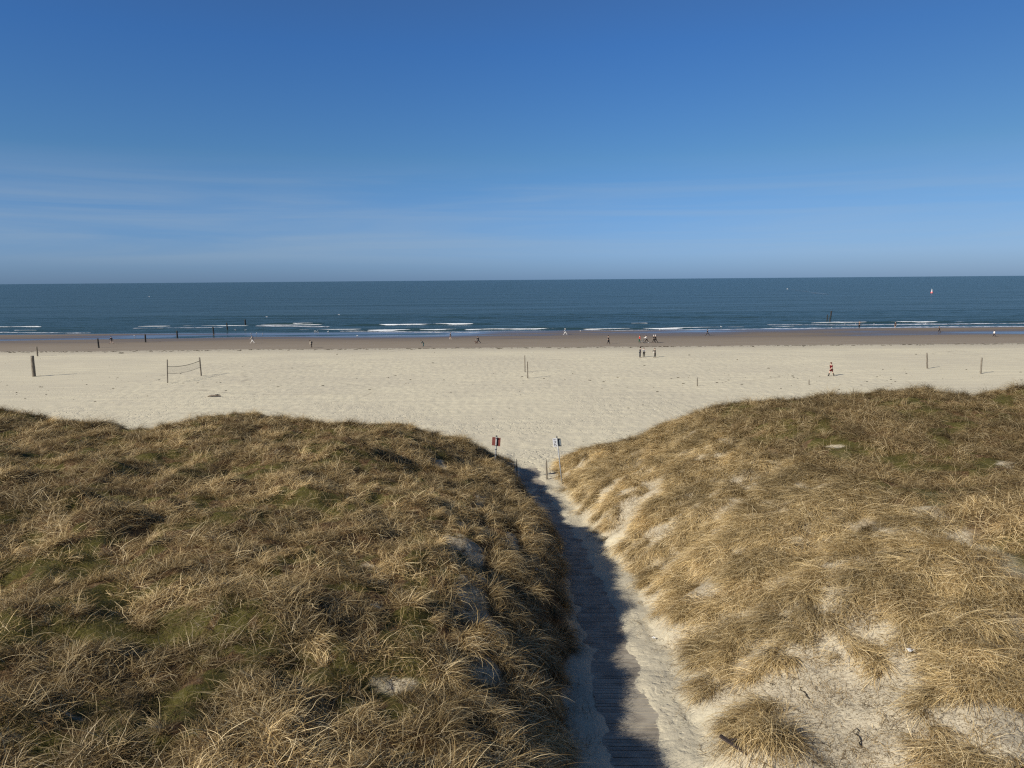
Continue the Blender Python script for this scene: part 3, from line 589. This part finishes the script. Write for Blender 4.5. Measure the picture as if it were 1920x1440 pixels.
for i, (u_, v_, a_, b_) in enumerate([(-.05, .20, .10, .025), (.07, .21, .04, .03), (-.02, .10, .05, .03), (.05, .05, .035, .06), (-.04, -.02, .04, .03), (-.05, -.10, .06, .05), (.02, -.13, .03, .06), (-.06, -.2, .07, .03), (.06, -.21, .05, .03), (.02, .0, .02, .1)]):
    MB().box(cpos+rw @ Vector((u_, -.009, v_)), (a_, .004, b_), rw).build('pictogram', blackm, wp)
rw = tilt @ Matrix.Rotation(R(-38), 3, 'Z'); MB().box(Vector((ln*(top-.3)+.14, .06, top-.34)), (.24, .03, .52), rw).build('side_panel', backm, root, bevel=.003)
for zz in (top-.1, top-.55): MB().box((ln*zz+.11, 0, zz), (.24, .035, .03), tilt).build('bracket', blackm, root)
# ------------------------------------------------------------------ people
def cmat(name, c): return quick(name, tuple(v*.85 for v in c), tuple(min(v*1.15, 1) for v in c), 9, .85, .1)
CM = {k: cmat('cloth_'+k, v) for k, v in dict(black=(.012, .012, .014), navy=(.02, .024, .035), charcoal=(.02, .02, .023), white=(.72, .70, .66), beige=(.55, .48, .38), olive=(.05, .045, .028), red=(.55, .035, .03), darkred=(.10, .006, .010), teal=(.02, .07, .075), brown=(.10, .06, .04), cream=(.60, .53, .40), paleblue=(.45, .55, .62), jeans=(.018, .022, .032), green=(.02, .07, .045), grey=(.2, .2, .2)).items()}
skinm = quick('skin', (.45, .31, .23), (.54, .38, .29), 12, .6); hairm = {k: cmat('hair_'+k, v) for k, v in dict(dark=(.02, .014, .01), brown=(.08, .045, .025), white=(.7, .68, .64), blond=(.4, .3, .16), auburn=(.10, .03, .015)).items()}
def skinobj(name, verts, edges, m, parent, root=0, sub=1):
    me = bpy.data.meshes.new(name); me.from_pydata([v[0] for v in verts], edges, []); o = bpy.data.objects.new(name, me); COL.objects.link(o); me.materials.append(m)
    md = o.modifiers.new('skin', 'SKIN'); md.use_smooth_shade = True; md.branch_smoothing = .4
    sv = me.skin_vertices[0].data
    for i, v in enumerate(verts): r = v[1]; sv[i].radius = r if hasattr(r, '__len__') else (r, r); sv[i].use_root = (i == root)
    s = o.modifiers.new('sub', 'SUBSURF'); s.levels = s.render_levels = sub
    if parent: o.parent = parent
    return o
def person(px, py, hpx, az, top, legs, label, hair='dark', stride=18, lean=4, arms='swing', coat=0.0, hat=None, extra=None, shoes='black', loc=None, bare_legs=False, group='people on the beach', short=False, sub=1):
    b = loc if loc is not None else hit(px, py)
    H_ = 1.07*hpx/ppm(b) if hpx < 100 else hpx/100.
    s = H_/1.72
    root = empty('person', b, az); root.scale = (s*1.14, s*1.14, s); tag(root, label, 'person', group)
    L = R(lean); st = R(stride)
    hipz = .90-.06*(1-math.cos(st))*4
    def sp(h): # a point on the spine, h above the hips
        return Vector((0, math.sin(L)*h, hipz+math.cos(L)*h))
    V = []; E = []
    def v(p, r, par=None):
        V.append((tuple(p), r)); i = len(V)-1
        if par is not None: E.append((par, i))
        return i
    pel = v(sp(0), (.135, .10)); wa = v(sp(.16), (.125, .09), pel); ch = v(sp(.36), (.155, .11), wa); nk0 = v(sp(.52), (.075, .065), ch); nk = v(sp(.58), .052, nk0); hdr = sp(.70)+Vector((0, .02+math.sin(L)*.03, 0)); hd = v(hdr-Vector((0, 0, .035)), (.07, .08), nk); ht = v(hdr+Vector((0, -.01, .06)), (.078, .09), hd)
    ns = v(hdr+Vector((0, .10, -.01)), .012, hd)
    legp = []; armp = []
    for sg in (-1, 1):
        a = st*sg; hip = v(Vector((.09*sg, 0, hipz-.06)), (.085, .085), pel); kn = Vector((.10*sg, math.sin(a)*.43, hipz-.06-math.cos(a)*.42)); bendk = (.25 if a < 0 else 0.05)*min(1, abs(stride)/15)
        a2 = a-bendk; an = kn+Vector((0, math.sin(a2)*.40, -math.cos(a2)*.39)); kk = v(kn, .058, hip); cf = v(kn.lerp(an, .35), .054, kk); aa = v(an, .036, cf); toe = an+Vector((0, .15, -.035)); tt = v(toe, (.035, .025), aa); legp.append((V[hip][0], kn, an, toe))
    for sg in (-1, 1):
        sh = sp(.46)+Vector((.185*sg, 0, 0)); si = v(sh, .058, ch)
        if arms == 'swing': a = -st*sg*1.1; el_ = sh+Vector((.05*sg, math.sin(a)*.27, -math.cos(a)*.27)); wr = el_+Vector((0, math.sin(a+.4)*.24, -math.cos(a+.4)*.24))
        elif arms == 'up': el_ = sh+Vector((.08*sg, .16, -.18)); wr = el_+Vector((-.04*sg, .12, .22))
        elif arms == 'push': el_ = sh+Vector((.04*sg, .14, -.22)); wr = el_+Vector((-.02*sg, .26, -.02))
        elif arms == 'pocket': el_ = sh+Vector((.09*sg, -.06, -.26)); wr = el_+Vector((-.07*sg, .14, -.17))
        elif arms == 'down': el_ = sh+Vector((.03*sg, .03, -.28)); wr = el_+Vector((0, .05, -.25))
        elif arms == 'point': el_ = sh+Vector((.05*sg, .18 if sg > 0 else .0, -.18 if sg > 0 else -.28)); wr = el_+(Vector((.0, .24, -.05)) if sg > 0 else Vector((-.05, .16, -.14)))
        ei = v(el_, .043, si); wi = v(wr, .029, ei); dr = (wr-el_).normalized(); pal = wr+dr*.06; pi_ = v(pal, (.038, .02), wi); armp.append((sh, el_, wr))
        side = dr.cross(Vector((0, 1, 0))); side = side.normalized() if side.length > .1 else Vector((1, 0, 0))
        for q in range(4):
            o_ = side*(.024*(q-1.5)); p1 = v(pal+o_+dr*.045, .009, pi_); v(pal+o_+dr*(.075+.01*(q in (1, 2)))+Vector((0, .012, 0)), .008, p1)
        v(wr+dr*.04+Vector((-.03*sg, .035, 0)), .010, pi_)
    skinobj('body', V, E, skinm, root, 0, sub)
    # clothes
    V2 = []; E2 = []
    def w(p, r, par=None):
        V2.append((tuple(p), r)); i = len(V2)-1
        if par is not None: E2.append((par, i))
        return i
    c0 = w(sp(-.02), (.155, .12)); c1 = w(sp(.17), (.15, .115), c0); c2 = w(sp(.37), (.18, .135), c1); c3 = w(sp(.49), (.10, .085), c2)
    if coat:
        c4 = w(sp(-.25) if lean < 15 else sp(-.02)+Vector((0, 0, -.25)), (.17+.02*coat, .15+.02*coat), c0)
        if coat > 1: w(Vector((0, 0, hipz-.52)), (.19, .18), c4)
    for (sh, el_, wr) in armp:
        a = w(sh, .072, c2); b_ = w(el_, .056, a)
        if not short: w(el_.lerp(wr, .95), .042, b_)
    skinobj('jacket' if coat else 'shirt', V2, E2, CM[top], root, 1, sub)
    if not bare_legs:
        V2 = []; E2 = []; c0 = w(Vector((0, 0, hipz+.02)), (.145, .11))
        for hp, kn, an, toe in legp:
            a = w(Vector(hp)-Vector((0, 0, .02)), .098, c0); b_ = w(kn, .07, a); w(kn.lerp(an, .9), .052, b_)
        skinobj('trousers', V2, E2, CM[legs], root, 0, sub)
    else:
        V2 = []; E2 = []; c0 = w(Vector((0, 0, hipz+.02)), (.15, .115))
        for hp, kn, an, toe in legp: a = w(Vector(hp)-Vector((0, 0, .02)), .10, c0); w(Vector(hp).lerp(kn, .7), .085, a)
        skinobj('shorts', V2, E2, CM[legs], root, 0, sub)
    if extra != 'boots':
        for hp, kn, an, toe in legp:
            MB().ball((an+toe)/2+Vector((0, 0, -.0)), (.045, .13, .045)).build('shoe', CM[shoes], root, smooth=True)
    else:
        for hp, kn, an, toe in legp:
            V2 = []; E2 = []; a = w(kn.lerp(an, .1), .068); b_ = w(an, .055, a); w(toe, (.05, .04), b_); skinobj('boot', V2, E2, CM['black'], root, 0, sub)
    hc = hdr+Vector((0, -.02, .035)); MB().ball(hc, (.092, .108, .105), 12, 8).build('hat' if hat else 'hair', CM[hat] if hat else hairm[hair], root, smooth=True)
    if extra == 'backpack':
        c_ = sp(.30)+Vector((0, -.19, 0)); MB().ball(c_, (.15, .12, .24), 12, 8).build('backpack', CM['black'], root, smooth=True)
    if extra == 'bag':
        c_ = sp(.0)+Vector((-.1, .2, 0)); MB().box(c_, (.22, .09, .17)).build('bag', CM['white'], root, bevel=.02)
    if extra == 'boots': pass
    return root
LFT = R(90); RGT = R(-90); AWY = 0.0; TOW = R(180)
person(209.5, 645, 13.5, LFT, 'black', 'black', 'jogger in black top with bare legs on the wet sand at far left', stride=32, bare_legs=True)
person(473.5, 643.8, 13.8, LFT, 'beige', 'white', 'walker in pale trousers and beige top near the left gulls', stride=27, hair='brown', shoes='white')
person(584.5, 652.2, 14, LFT, 'cream', 'black', 'stooping person in a cream vest carrying a black backpack', stride=5, lean=24, extra='backpack', arms='down')
person(794, 650.2, 13.2, LFT, 'teal', 'teal', 'person in dark teal bent forward at the edge of the wet sand', stride=4, lean=38, arms='down', coat=1)
person(844.3, 635.8, 11.8, RGT, 'brown', 'brown', 'person in dark brown top with pale bare legs near the surf', stride=10, bare_legs=True, shoes='white')
person(897, 644.2, 13.8, LFT, 'navy', 'navy', 'person in dark coat striding left behind a small dog', stride=30, lean=12, coat=1)
person(1060, 627.6, 11.4, LFT, 'paleblue', 'white', 'walker in pale blue and white clothes at the water edge', stride=26, hair='white', shoes='white')
person(1141, 645.2, 15.3, LFT, 'black', 'black', 'lone person in a long black coat on the wet sand', stride=12, coat=2, arms='pocket')
person(1199, 643.2, 14.3, RGT, 'red', 'green', 'person in bright red jacket in front of the pushchair', stride=8, arms='down', hair='auburn')
person(1212.3, 643, 14.2, LFT, 'white', 'black', 'dark haired person in white top pushing the pushchair', stride=24, arms='push', lean=10, shoes='white')
person(1226, 643, 14.2, LFT, 'charcoal', 'black', 'left one of two walkers in dark coats and white hats', stride=22, coat=1, hat='white')
person(1229.4, 643, 14.4, LFT, 'black', 'black', 'right one of two walkers in dark coats and white hats', stride=26, coat=1, hat='white')
person(1200, 670.4, 18.4, RGT, 'navy', 'jeans', 'tall person in dark clothes, left of the standing trio on dry sand', stride=3, arms='pocket', coat=.5)
person(1207.3, 669.4, 16.6, R(160), 'white', 'olive', 'person in white top with raised hands, middle of the standing trio', stride=4, arms='up', hair='brown')
person(1228.2, 670.4, 16.8, LFT, 'black', 'black', 'person in black coat with a white bag, right of the standing trio', stride=6, arms='point', coat=1, extra='bag', hair='brown')
person(1326.7, 629.4, 11.8, LFT, 'black', 'charcoal', 'walker in black jacket alone on the wet sand below the dark swell', stride=28)
person(1611, 615.4, 13.2, R(170), 'charcoal', 'charcoal', 'person in dark grey bending at the surf by the gulls', stride=6, lean=14, arms='up')
person(1678.3, 614.8, 10.6, TOW, 'black', 'black', 'paddler in black top with bare legs at the surf line', stride=4, bare_legs=True, arms='down', shoes='beige')
person(1760.8, 623.2, 11.2, LFT, 'charcoal', 'charcoal', 'walker in dark clothes beside the right hand tidal pool', stride=14)
person(1864, 631.2, 11.4, LFT, 'white', 'black', 'walker with a white top and black trousers farthest right', stride=12, arms='down')
person(1558, 705.2, 24.5, R(105), 'darkred', 'darkred', 'walker in a short dark red dress and black boots on dry sand', stride=17, extra='boots', hair='auburn', short=True, bare_legs=True, coat=.5, sub=2)
# dog
def dog(px, py):
    b = hit(px, py); root = empty('dog', b, R(90)); tag(root, 'small brown dog in front of the striding dark-coated person', 'dog')
    V = []; E = []
    def v(p, r, par=None):
        V.append((p, r)); i = len(V)-1
        if par is not None: E.append((par, i))
        return i
    c_ = v((0, .18, .38), (.10, .13)); m_ = v((0, 0, .38), (.085, .10), c_); h_ = v((0, -.22, .40), (.08, .09), m_); n_ = v((0, .32, .48), .055, c_); hd = v((0, .38, .54), .062, n_); v((0, .50, .52), .030, hd); tl_ = v((0, -.34, .44), .02, h_); v((0, -.44, .55), .012, tl_)
    for sg in (-1, 1):
        a = v((.07*sg, .18, .28), .045, c_); k_ = v((.07*sg, .17+.04*sg, .15), .024, a); f = v((.07*sg, .18+.08*sg, .02), .022, k_); v((.07*sg, .22+.08*sg, .012), .018, f)
        a = v((.07*sg, -.20, .28), .055, h_); k_ = v((.07*sg, -.13-.04*sg, .20), .034, a); q = v((.07*sg, -.25-.06*sg, .12), .02, k_); f = v((.07*sg, -.22-.06*sg, .02), .02, q); v((.07*sg, -.18-.06*sg, .012), .018, f)
        v((.04*sg, .35, .62), .015, hd)
    skinobj('body', V, E, cmat('dog_coat', (.09, .045, .03)), root, 1, 1)
dog(893.6, 644.4)
# pushchair
b = hit(1205.2, 643.3); st_ = empty('pushchair', b, R(90)); tag(st_, 'dark grey three-wheeled pushchair between the red and the white clad persons', 'pushchair')
MB().tube([(-.22, -.45, 1.0), (-.22, .1, .5), (-.22, .5, .22)], .018, 8).tube([(.22, -.45, 1.0), (.22, .1, .5), (.22, .5, .22)], .018, 8).tube([(-.22, -.45, 1.0), (.22, -.45, 1.0)], .02, 8).tube([(-.22, .1, .5), (-.24, -.3, .15)], .016, 8).tube([(.22, .1, .5), (.24, -.3, .15)], .016, 8).tube([(-.22, .5, .22), (.22, .5, .22)], .016, 8).build('frame', metal, st_)
sb = MB(); sb.box((0, .05, .52), (.38, .42, .08), Matrix.Rotation(R(-12), 3, 'X')).box((0, -.2, .72), (.38, .07, .46), Matrix.Rotation(R(28), 3, 'X')); sb.build('seat', CM['charcoal'], st_, bevel=.03)
V_ = []; F_ = []
for i in range(9):
    a = R(10+i*15)
    for j in range(7): V_.append((-.2+.4*j/6, -.2-.30*math.cos(a)*1.0+.08, .66+.34*math.sin(a)))
for i in range(8):
    for j in range(6): F_.append((i*7+j, i*7+j+1, i*7+8+j, i*7+7+j))
hood = npmesh('hood', V_, F_, CM['grey'], parent=st_); sdm = hood.modifiers.new('thick', 'SOLIDIFY'); sdm.thickness = .015
for wx, wy, rr in ((-.27, -.3, .15), (.27, -.3, .15), (0, .5, .11)):
    pts = [(wx, wy+rr*math.cos(R(a)), rr+rr*.9*math.sin(R(a))) for a in range(0, 361, 24)]
    wh = MB().tube(pts, .022, 6).build('wheel', CM['black'], st_); mb = MB()
    for a in range(0, 180, 45): mb.tube([(wx, wy-rr*.9*math.cos(R(a)), rr-rr*.85*math.sin(R(a))), (wx, wy+rr*.9*math.cos(R(a)), rr+rr*.85*math.sin(R(a)))], .006, 4)
    mb.build('spokes', metal, wh)
# ------------------------------------------------------------------ gulls
gw = mat('gull_white', (.82, .82, .80), .7); gg = mat('gull_grey', (.40, .42, .45), .7); gy_ = mat('gull_beak', (.55, .32, .04), .5)
def gull(loc, az, label, flying=False, size=1.0, grp='gulls on the shore'):
    root = empty('gull', loc, az); root.scale = (size,)*3; tag(root, label, 'gull', grp); z0 = 0 if not flying else -.18
    V = [((0, 0, .20+z0), (.075, .07)), ((0, .10, .22+z0), (.06, .06)), ((0, .17, .30+z0), .035), ((0, .20, .34+z0), .038), ((0, .27, .335+z0), .012), ((0, -.14, .20+z0), (.04, .03)), ((0, -.27, .20+z0), (.03, .008))]
    E = [(0, 1), (1, 2), (2, 3), (3, 4), (0, 5), (5, 6)]
    skinobj('body', V, E, gw, root, 0, 1)
    MB().tube([(0, .25, .335+z0), (0, .31, .325+z0)], [.012, .004], 6).build('beak', gy_, root)
    for sg in (-1, 1):
        if flying:
            me = MB(); P_ = [(.05*sg, .08, .04), (.32*sg, .12, .16), (.66*sg, -.04, .10), (.30*sg, -.04, .13), (.05*sg, -.08, .03)]
            for q in P_: me.v.append(Vector(q))
            for q in P_: me.v.append(Vector(q)+Vector((0, 0, .012)))
            me.f += [[0, 1, 3, 4], [1, 2, 3], [9, 8, 6, 5], [8, 7, 6]]
            me.build('wing', gg, root)
        else:
            MB().ball((.06*sg, -.05, .22), (.025, .18, .05)).build('wing', gg, root, smooth=True)
            MB().tube([(.03*sg, 0, .16), (.03*sg, .01, 0)], .007, 5).build('leg', gy_, root)
shore = [(253, 631.5, 'gull on wet sand left of the black post'), (442, 620, 'gull in the shallows left of the outermost sea post'), (460.3, 620.5, 'gull in the shallows below the outermost sea post'), (470.8, 627.2, 'gull above the head of the pale-trousered walker'), (480.8, 626.6, 'gull just right of the pale-trousered walker, middle of three'), (492.6, 627.2, 'gull right of the pale-trousered walker, outermost of three'),
         (590, 622.5, 'leftmost gull of the tight cluster in the shallows'), (593.4, 623.2, 'second gull of the tight cluster in the shallows'), (596.2, 621.6, 'rear gull of the tight cluster in the shallows'), (596.4, 625.2, 'front gull of the tight cluster in the shallows'), (615, 623.4, 'single gull just right of the tight cluster'),
         (669.5, 631.5, 'lone gull on wet sand left of the teal figure'), (1088, 622.3, 'gull at the foam right of the pale blue walker'), (1213, 620.4, 'gull in the foam above the pushchair'), (1237, 620, 'gull in the foam above the two white hats'), (1352.3, 614.2, 'lone gull in the shallows right of the black-jacket walker'),
         (1559, 616.6, 'gull on wet sand below the three sea stakes'), (1584, 609.2, 'gull in the shallows left of the bending person, outer one'), (1604, 609.2, 'gull close left of the bending person at the surf'), (1638.5, 609, 'gull between the bending person and the paddler'), (1735, 608.2, 'gull in the shallows right of the paddler')]
for i, (a, b_, lab) in enumerate(shore):
    p = hit(a, b_) if not (590 < a < 0) else hit(a, b_)
    if p.z < SEA: p = seahit(a, b_, SEA-.02)
    gull(p, random.uniform(0, 6.28), lab, size=1.25)
for (px_, py_, D, lab) in ((500, 594.5, 190, 'white gull flying low over the sea left of centre'), (635.5, 590.5, 190, 'white gull flying low over the sea above the double breaker'), (279.5, 556.5, 260, 'small white gull flying far out above the left sea')):
    d = ray(px_, py_); tt = D/d[1]; gull(Vector(d*tt)+Vector((0, 0, CAMZ)), R(70), lab, True, .9, 'gulls flying over the sea')
# ------------------------------------------------------------------ buoy, boat
b = seahit(1747, 549.5); bu = empty('buoy', b); tag(bu, 'red and white channel buoy with a slim top mark out at sea', 'buoy'); redp = quick('buoy_red', (.5, .03, .03), (.6, .05, .05), 4, .5); bs = .85
MB().tube([(0, 0, -.4), (0, 0, 0), (0, 0, .55), (0, 0, .75)], [1.2*bs, 1.3*bs, 1.3*bs, .9*bs], 20).build('float', redp, bu, smooth=False)
MB().tube([(0, 0, .75), (0, 0, 2.3)], [.85*bs, .35*bs], 12).build('tower', gw, bu); MB().tube([(0, 0, 1.3), (0, 0, 1.75)], [.72*bs, .60*bs], 12).build('band', redp, bu)
MB().tube([(0, 0, 2.3), (0, 0, 3.2)], [.16, .12], 10).ball((0, 0, 3.3), .3).build('top_mark', gw, bu)
b = seahit(1476.5, 542); bt = empty('motorboat', b, R(80)); bt.scale = (.38,)*3; tag(bt, 'tiny white motorboat far out trailing a pale wake', 'boat')
hull = MB(); secs = []
for yy, ww, zz in ((-2.4, .85, .55), (-1, 1.0, .6), (.6, .95, .7), (1.8, .55, .85), (2.6, .05, 1.0)): secs.append([Vector((-ww, yy, zz)), Vector((-ww*.75, yy, -.1)), Vector((0, yy*.97, -.3)), Vector((ww*.75, yy, -.1)), Vector((ww, yy, zz))])
for s_ in secs: hull.v += s_
for i in range(4):
    for j in range(4): hull.f.append([i*5+j, i*5+j+1, i*5+6+j, i*5+5+j])
    hull.f.append([i*5, i*5+5, i*5+9, i*5+4])
hull.f.append([0, 1, 2, 3, 4]); hull.build('hull', gw, bt); MB().box((0, .2, 1.1), (1.2, 1.3, .8)).build('cabin', gw, bt, bevel=.1); MB().box((0, .87, 1.2), (1.0, .03, .35)).build('windscreen', blackm, bt)
wkm = mat('wake_water', (.22, .27, .30), .35); fv = []; ff = []
P_ = [seahit(a, c_) for a, c_ in ((1478, 542.2), (1500, 545), (1522, 548), (1545, 552))]
for i in range(40):
    u_ = i/39*3; k_ = min(int(u_), 2); p = P_[k_].lerp(P_[k_+1], u_-k_); ww = 3+14*(i/39)*(.7+.5*random.random())
    fv += [(p.x, p.y-ww, SEA+.16), (p.x, p.y+ww, SEA+.16)]
for i in range(39): ff.append((2*i, 2*i+2, 2*i+3, 2*i+1))
t = NT(wkm); co = t.coord(); fn = t.noise(t.mapping(co, (.2, .6, 1)), .35, 4, .6); tr_ = t.add('ShaderNodeBsdfTransparent'); mx = t.add('ShaderNodeMixShader'); t.link(t.rng(fn, .45, .7), mx.inputs[0]); t.link(tr_.outputs[0], mx.inputs[1]); t.link(t.bsdf.outputs[0], mx.inputs[2]); t.link(mx.outputs[0], t.n['Material Output'].inputs[0])
tag(npmesh('boat_wake', fv, ff, wkm), 'pale streak of churned water behind the distant motorboat', 'wake', kind='stuff')
# ------------------------------------------------------------------ debris
drift = quick('driftwood_grey', (.10, .075, .055), (.22, .18, .14), 5, stretch=(1, 5, 5), bump=.02)
weedm = quick('seaweed', (.02, .016, .01), (.06, .045, .025), 8)
def clump(name, loc, n, r, hgt_, m, label, cat, group=None):
    mb = MB()
    for i in range(n):
        a = random.uniform(0, 6.28); q = r*random.random(); p = Vector((q*math.cos(a), q*math.sin(a), 0)); dd = Vector((random.uniform(-1, 1), random.uniform(-1, 1), random.uniform(-.1, .5))).normalized()*r*.5
        mb.tube([p, p+dd*.5+Vector((0, 0, hgt_*random.random())), p+dd], [.02*r*3, .03*r*3, .01*r*3], 5)
    o = mb.build(name, m); o.location = loc; tag(o, label, cat, group); return o
b = hit(400, 744); mb = MB().tube([(-.7, .1, .05), (-.2, .0, .14), (.4, -.05, .16), (.9, .05, .08)], [.05, .10, .11, .05], 8, .12).tube([(0, 0, .12), (.3, .5, .2), (.5, .75, .12)], [.06, .05, .02], 7, .1).tube([(-.1, -.1, .1), (-.5, -.45, .16)], [.05, .02], 7, .1)
o = mb.build('driftwood', drift); o.location = b; tag(o, 'forked driftwood branch lying on the dry beach at left', 'driftwood')
clump('seaweed_clump', hit(227.5, 662.5), 14, .5, .2, weedm, 'dark seaweed clump alone on dry sand near the thick pile', 'seaweed')
for a, b_, lab in ((742, 704.5, 'left dark clump of two in the middle of the dry beach'), (728, 708.5, 'right front dark clump near the middle of the dry beach'), (1075, 638+63, 'small dark clump right of the netless posts')):
    clump('beach_litter', hit(a, b_), 8, .22, .1, weedm, lab, 'beach debris', 'dark debris lying on the dry beach')
# strand line of weed
mb = MB()
for i in range(900):
    xx = random.uniform(-112, 118); yy = 151.2+1.3*float(fbm(np.array([xx]), np.array([0.]), 14, 2, 77)[0])+random.choice([random.gauss(0, .3), random.gauss(-1, .9)]); zz = float(terrain(xx, yy)); r_ = random.choice([.05, .08, .10, .14, .22]); mb.ball((xx, yy, zz), (r_*random.uniform(1, 2.4), r_*.8, r_*.35), 5, 4)
tag(mb.build('strand_line_seaweed', weedm), 'dark line of seaweed scraps along the edge of the wet sand', 'seaweed', kind='stuff')
mb = MB()
for i in range(420):
    yy = random.choice([random.uniform(58, 146), random.uniform(85, 112), random.uniform(95, 104)]); xx = random.uniform(-.72, .72)*yy; zz = float(terrain(xx, yy)); r_ = random.choice([.02, .03, .03, .04, .05, .10])*yy/90
    mb.ball((xx, yy, zz+.01), (r_*random.uniform(1, 2.2), r_*.9, r_*.5), 5, 4)
tag(mb.build('beach_scraps', weedm), 'tiny dark shells and weed scraps strewn over the dry beach', 'beach debris', kind='stuff')
# litter in the dune grass
pap = mat('paper_white', (.8, .8, .78), .8)
def scrap(px_, py_, s_, label):
    b = hit(px_, py_); n = 7; V_ = []; F_ = []
    for i in range(n):
        for j in range(n): u_ = i/(n-1)-.5; v_ = j/(n-1)-.5; V_.append((u_*s_*(1+.3*random.random()), v_*s_*.6*(1+.4*random.random()), .12+s_*.35*math.sin(6*u_+3*v_)*.5+random.uniform(-.01, .01)))
    for i in range(n-1):
        for j in range(n-1): F_.append((i*n+j, (i+1)*n+j, (i+1)*n+j+1, i*n+j+1))
    o = npmesh('paper_scrap', V_, F_, pap); sdm = o.modifiers.new('thick', 'SOLIDIFY'); sdm.thickness = .003; o.location = b; o.rotation_euler = (0, .3, random.uniform(0, 3)); tag(o, label, 'litter', 'white litter in the dunes')
scrap(1707, 1228, .17, 'crumpled white paper scrap caught in grass on the right dune'); scrap(1224, 1202, .10, 'small white paper scraps at the sunny edge of the sandy path'); scrap(1004, 1074, .12, 'white scrap in the shaded grass left of the boardwalk')
# dark boards and the big tussock in the near right corner
b = hit(1375, 1415); o = MB().box((0, 0, .22), (.62, .10, .035), Matrix.Rotation(R(-38), 3, 'Z') @ Matrix.Rotation(R(16), 3, 'Y')).box((.25, .22, .2), (.55, .07, .03), Matrix.Rotation(R(20), 3, 'Z') @ Matrix.Rotation(R(8), 3, 'Y')).build('broken_board', quick('rotten_board', (.03, .022, .018), (.08, .06, .05), 4, stretch=(1, 8, 8)), bevel=.006); o.location = b; tag(o, 'dark rotten boards poking from the foot of the big tussock', 'driftwood board')
sets = [dict(n=1300, r=.62, L=(.5, 1.0), e0=(30, 80), bend=(70, 140), az=R(200), azj=1.5, wd=(.006, .010), hr=(.1, 1)), dict(n=1000, r=.70, L=(.4, .8), e0=(5, 50), bend=(20, 80), az=None, azj=0, wd=(.005, .009), hr=(0, .9))]
gmt = gm.copy(); gmt.name = 'tussock_grass'; t = NT(gmt)
for n_ in list(t.n):
    if n_.type == 'ATTRIBUTE' and n_.attribute_name in ('tint', 'yel'): n_.attribute_type = 'GEOMETRY'; n_.attribute_name = 'const_'+n_.attribute_name
Vs = []; Fs = []; vs = []; hs = []; o_ = 0
for s in sets:
    V, F2, v_, h_ = blades(**s); Vs.append(V); Fs.append(F2+o_); vs.append(v_); hs.append(h_); o_ += len(V)
V = np.concatenate(Vs); cz = hit(1432, 1375); dome = .42*np.exp(-(V[:, 0]**2+V[:, 1]**2)/.5); V[:, 2] += dome*0 + (terrain(V[:, 0]+cz.x, V[:, 1]+cz.y)-cz.z)+.02
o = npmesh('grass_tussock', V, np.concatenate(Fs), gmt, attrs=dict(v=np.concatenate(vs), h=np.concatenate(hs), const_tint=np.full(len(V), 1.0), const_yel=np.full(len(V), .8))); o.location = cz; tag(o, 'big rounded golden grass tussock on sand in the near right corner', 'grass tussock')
# dark twigs on the sand near the tussock
for (a, b_, L_, az_, lab) in ((1506, 1300, .45, 100, 'crooked dark twig standing on the sand above the big tussock'), (1610, 1385, .6, 75, 'dark forked twig lying on bare sand right of the big tussock')):
    p = hit(a, b_); dd = Vector((math.cos(R(az_)), math.sin(R(az_)), .1)); sd2 = Vector((-dd.y, dd.x, 0)); pts = [dd*L_*(i/6-.5)+sd2*.03*math.sin(i*2.1)+Vector((0, 0, .03+.02*(i % 2))) for i in range(7)]
    o = MB().tube(pts, [.012, .012, .011, .010, .009, .007, .004], 6).tube([pts[3], pts[3]+dd*.12+sd2*.12], [.008, .003], 5).build('twig', weedm); o.location = p; tag(o, lab, 'twig', 'dark twigs on the sand')
# ------------------------------------------------------------------ camera
cam = bpy.data.cameras.new('camera'); cam.sensor_width = 36; cam.lens = 36*F/1920; cam.clip_end = 60000; cam.clip_start = .1
co_ = bpy.data.objects.new('camera', cam); COL.objects.link(co_)
co_.matrix_world = Matrix(((rt[0], up[0], -fw[0], 0), (rt[1], up[1], -fw[1], 0), (rt[2], up[2], -fw[2], CAMZ), (0, 0, 0, 1)))
sc.camera = co_
sc.view_settings.view_transform = 'Standard'; sc.view_settings.look = 'None'; sc.view_settings.exposure = .35; sc.view_settings.gamma = 1
sc.render.engine = 'CYCLES'; sc.cycles.use_denoising = False; sc.cycles.pixel_filter_type = 'BLACKMAN_HARRIS'; sc.cycles.filter_width = 1.25; sc.cycles.max_bounces = 5; sc.cycles.diffuse_bounces = 2; sc.cycles.glossy_bounces = 2; sc.cycles.transparent_max_bounces = 8; sc.cycles.transmission_bounces = 2
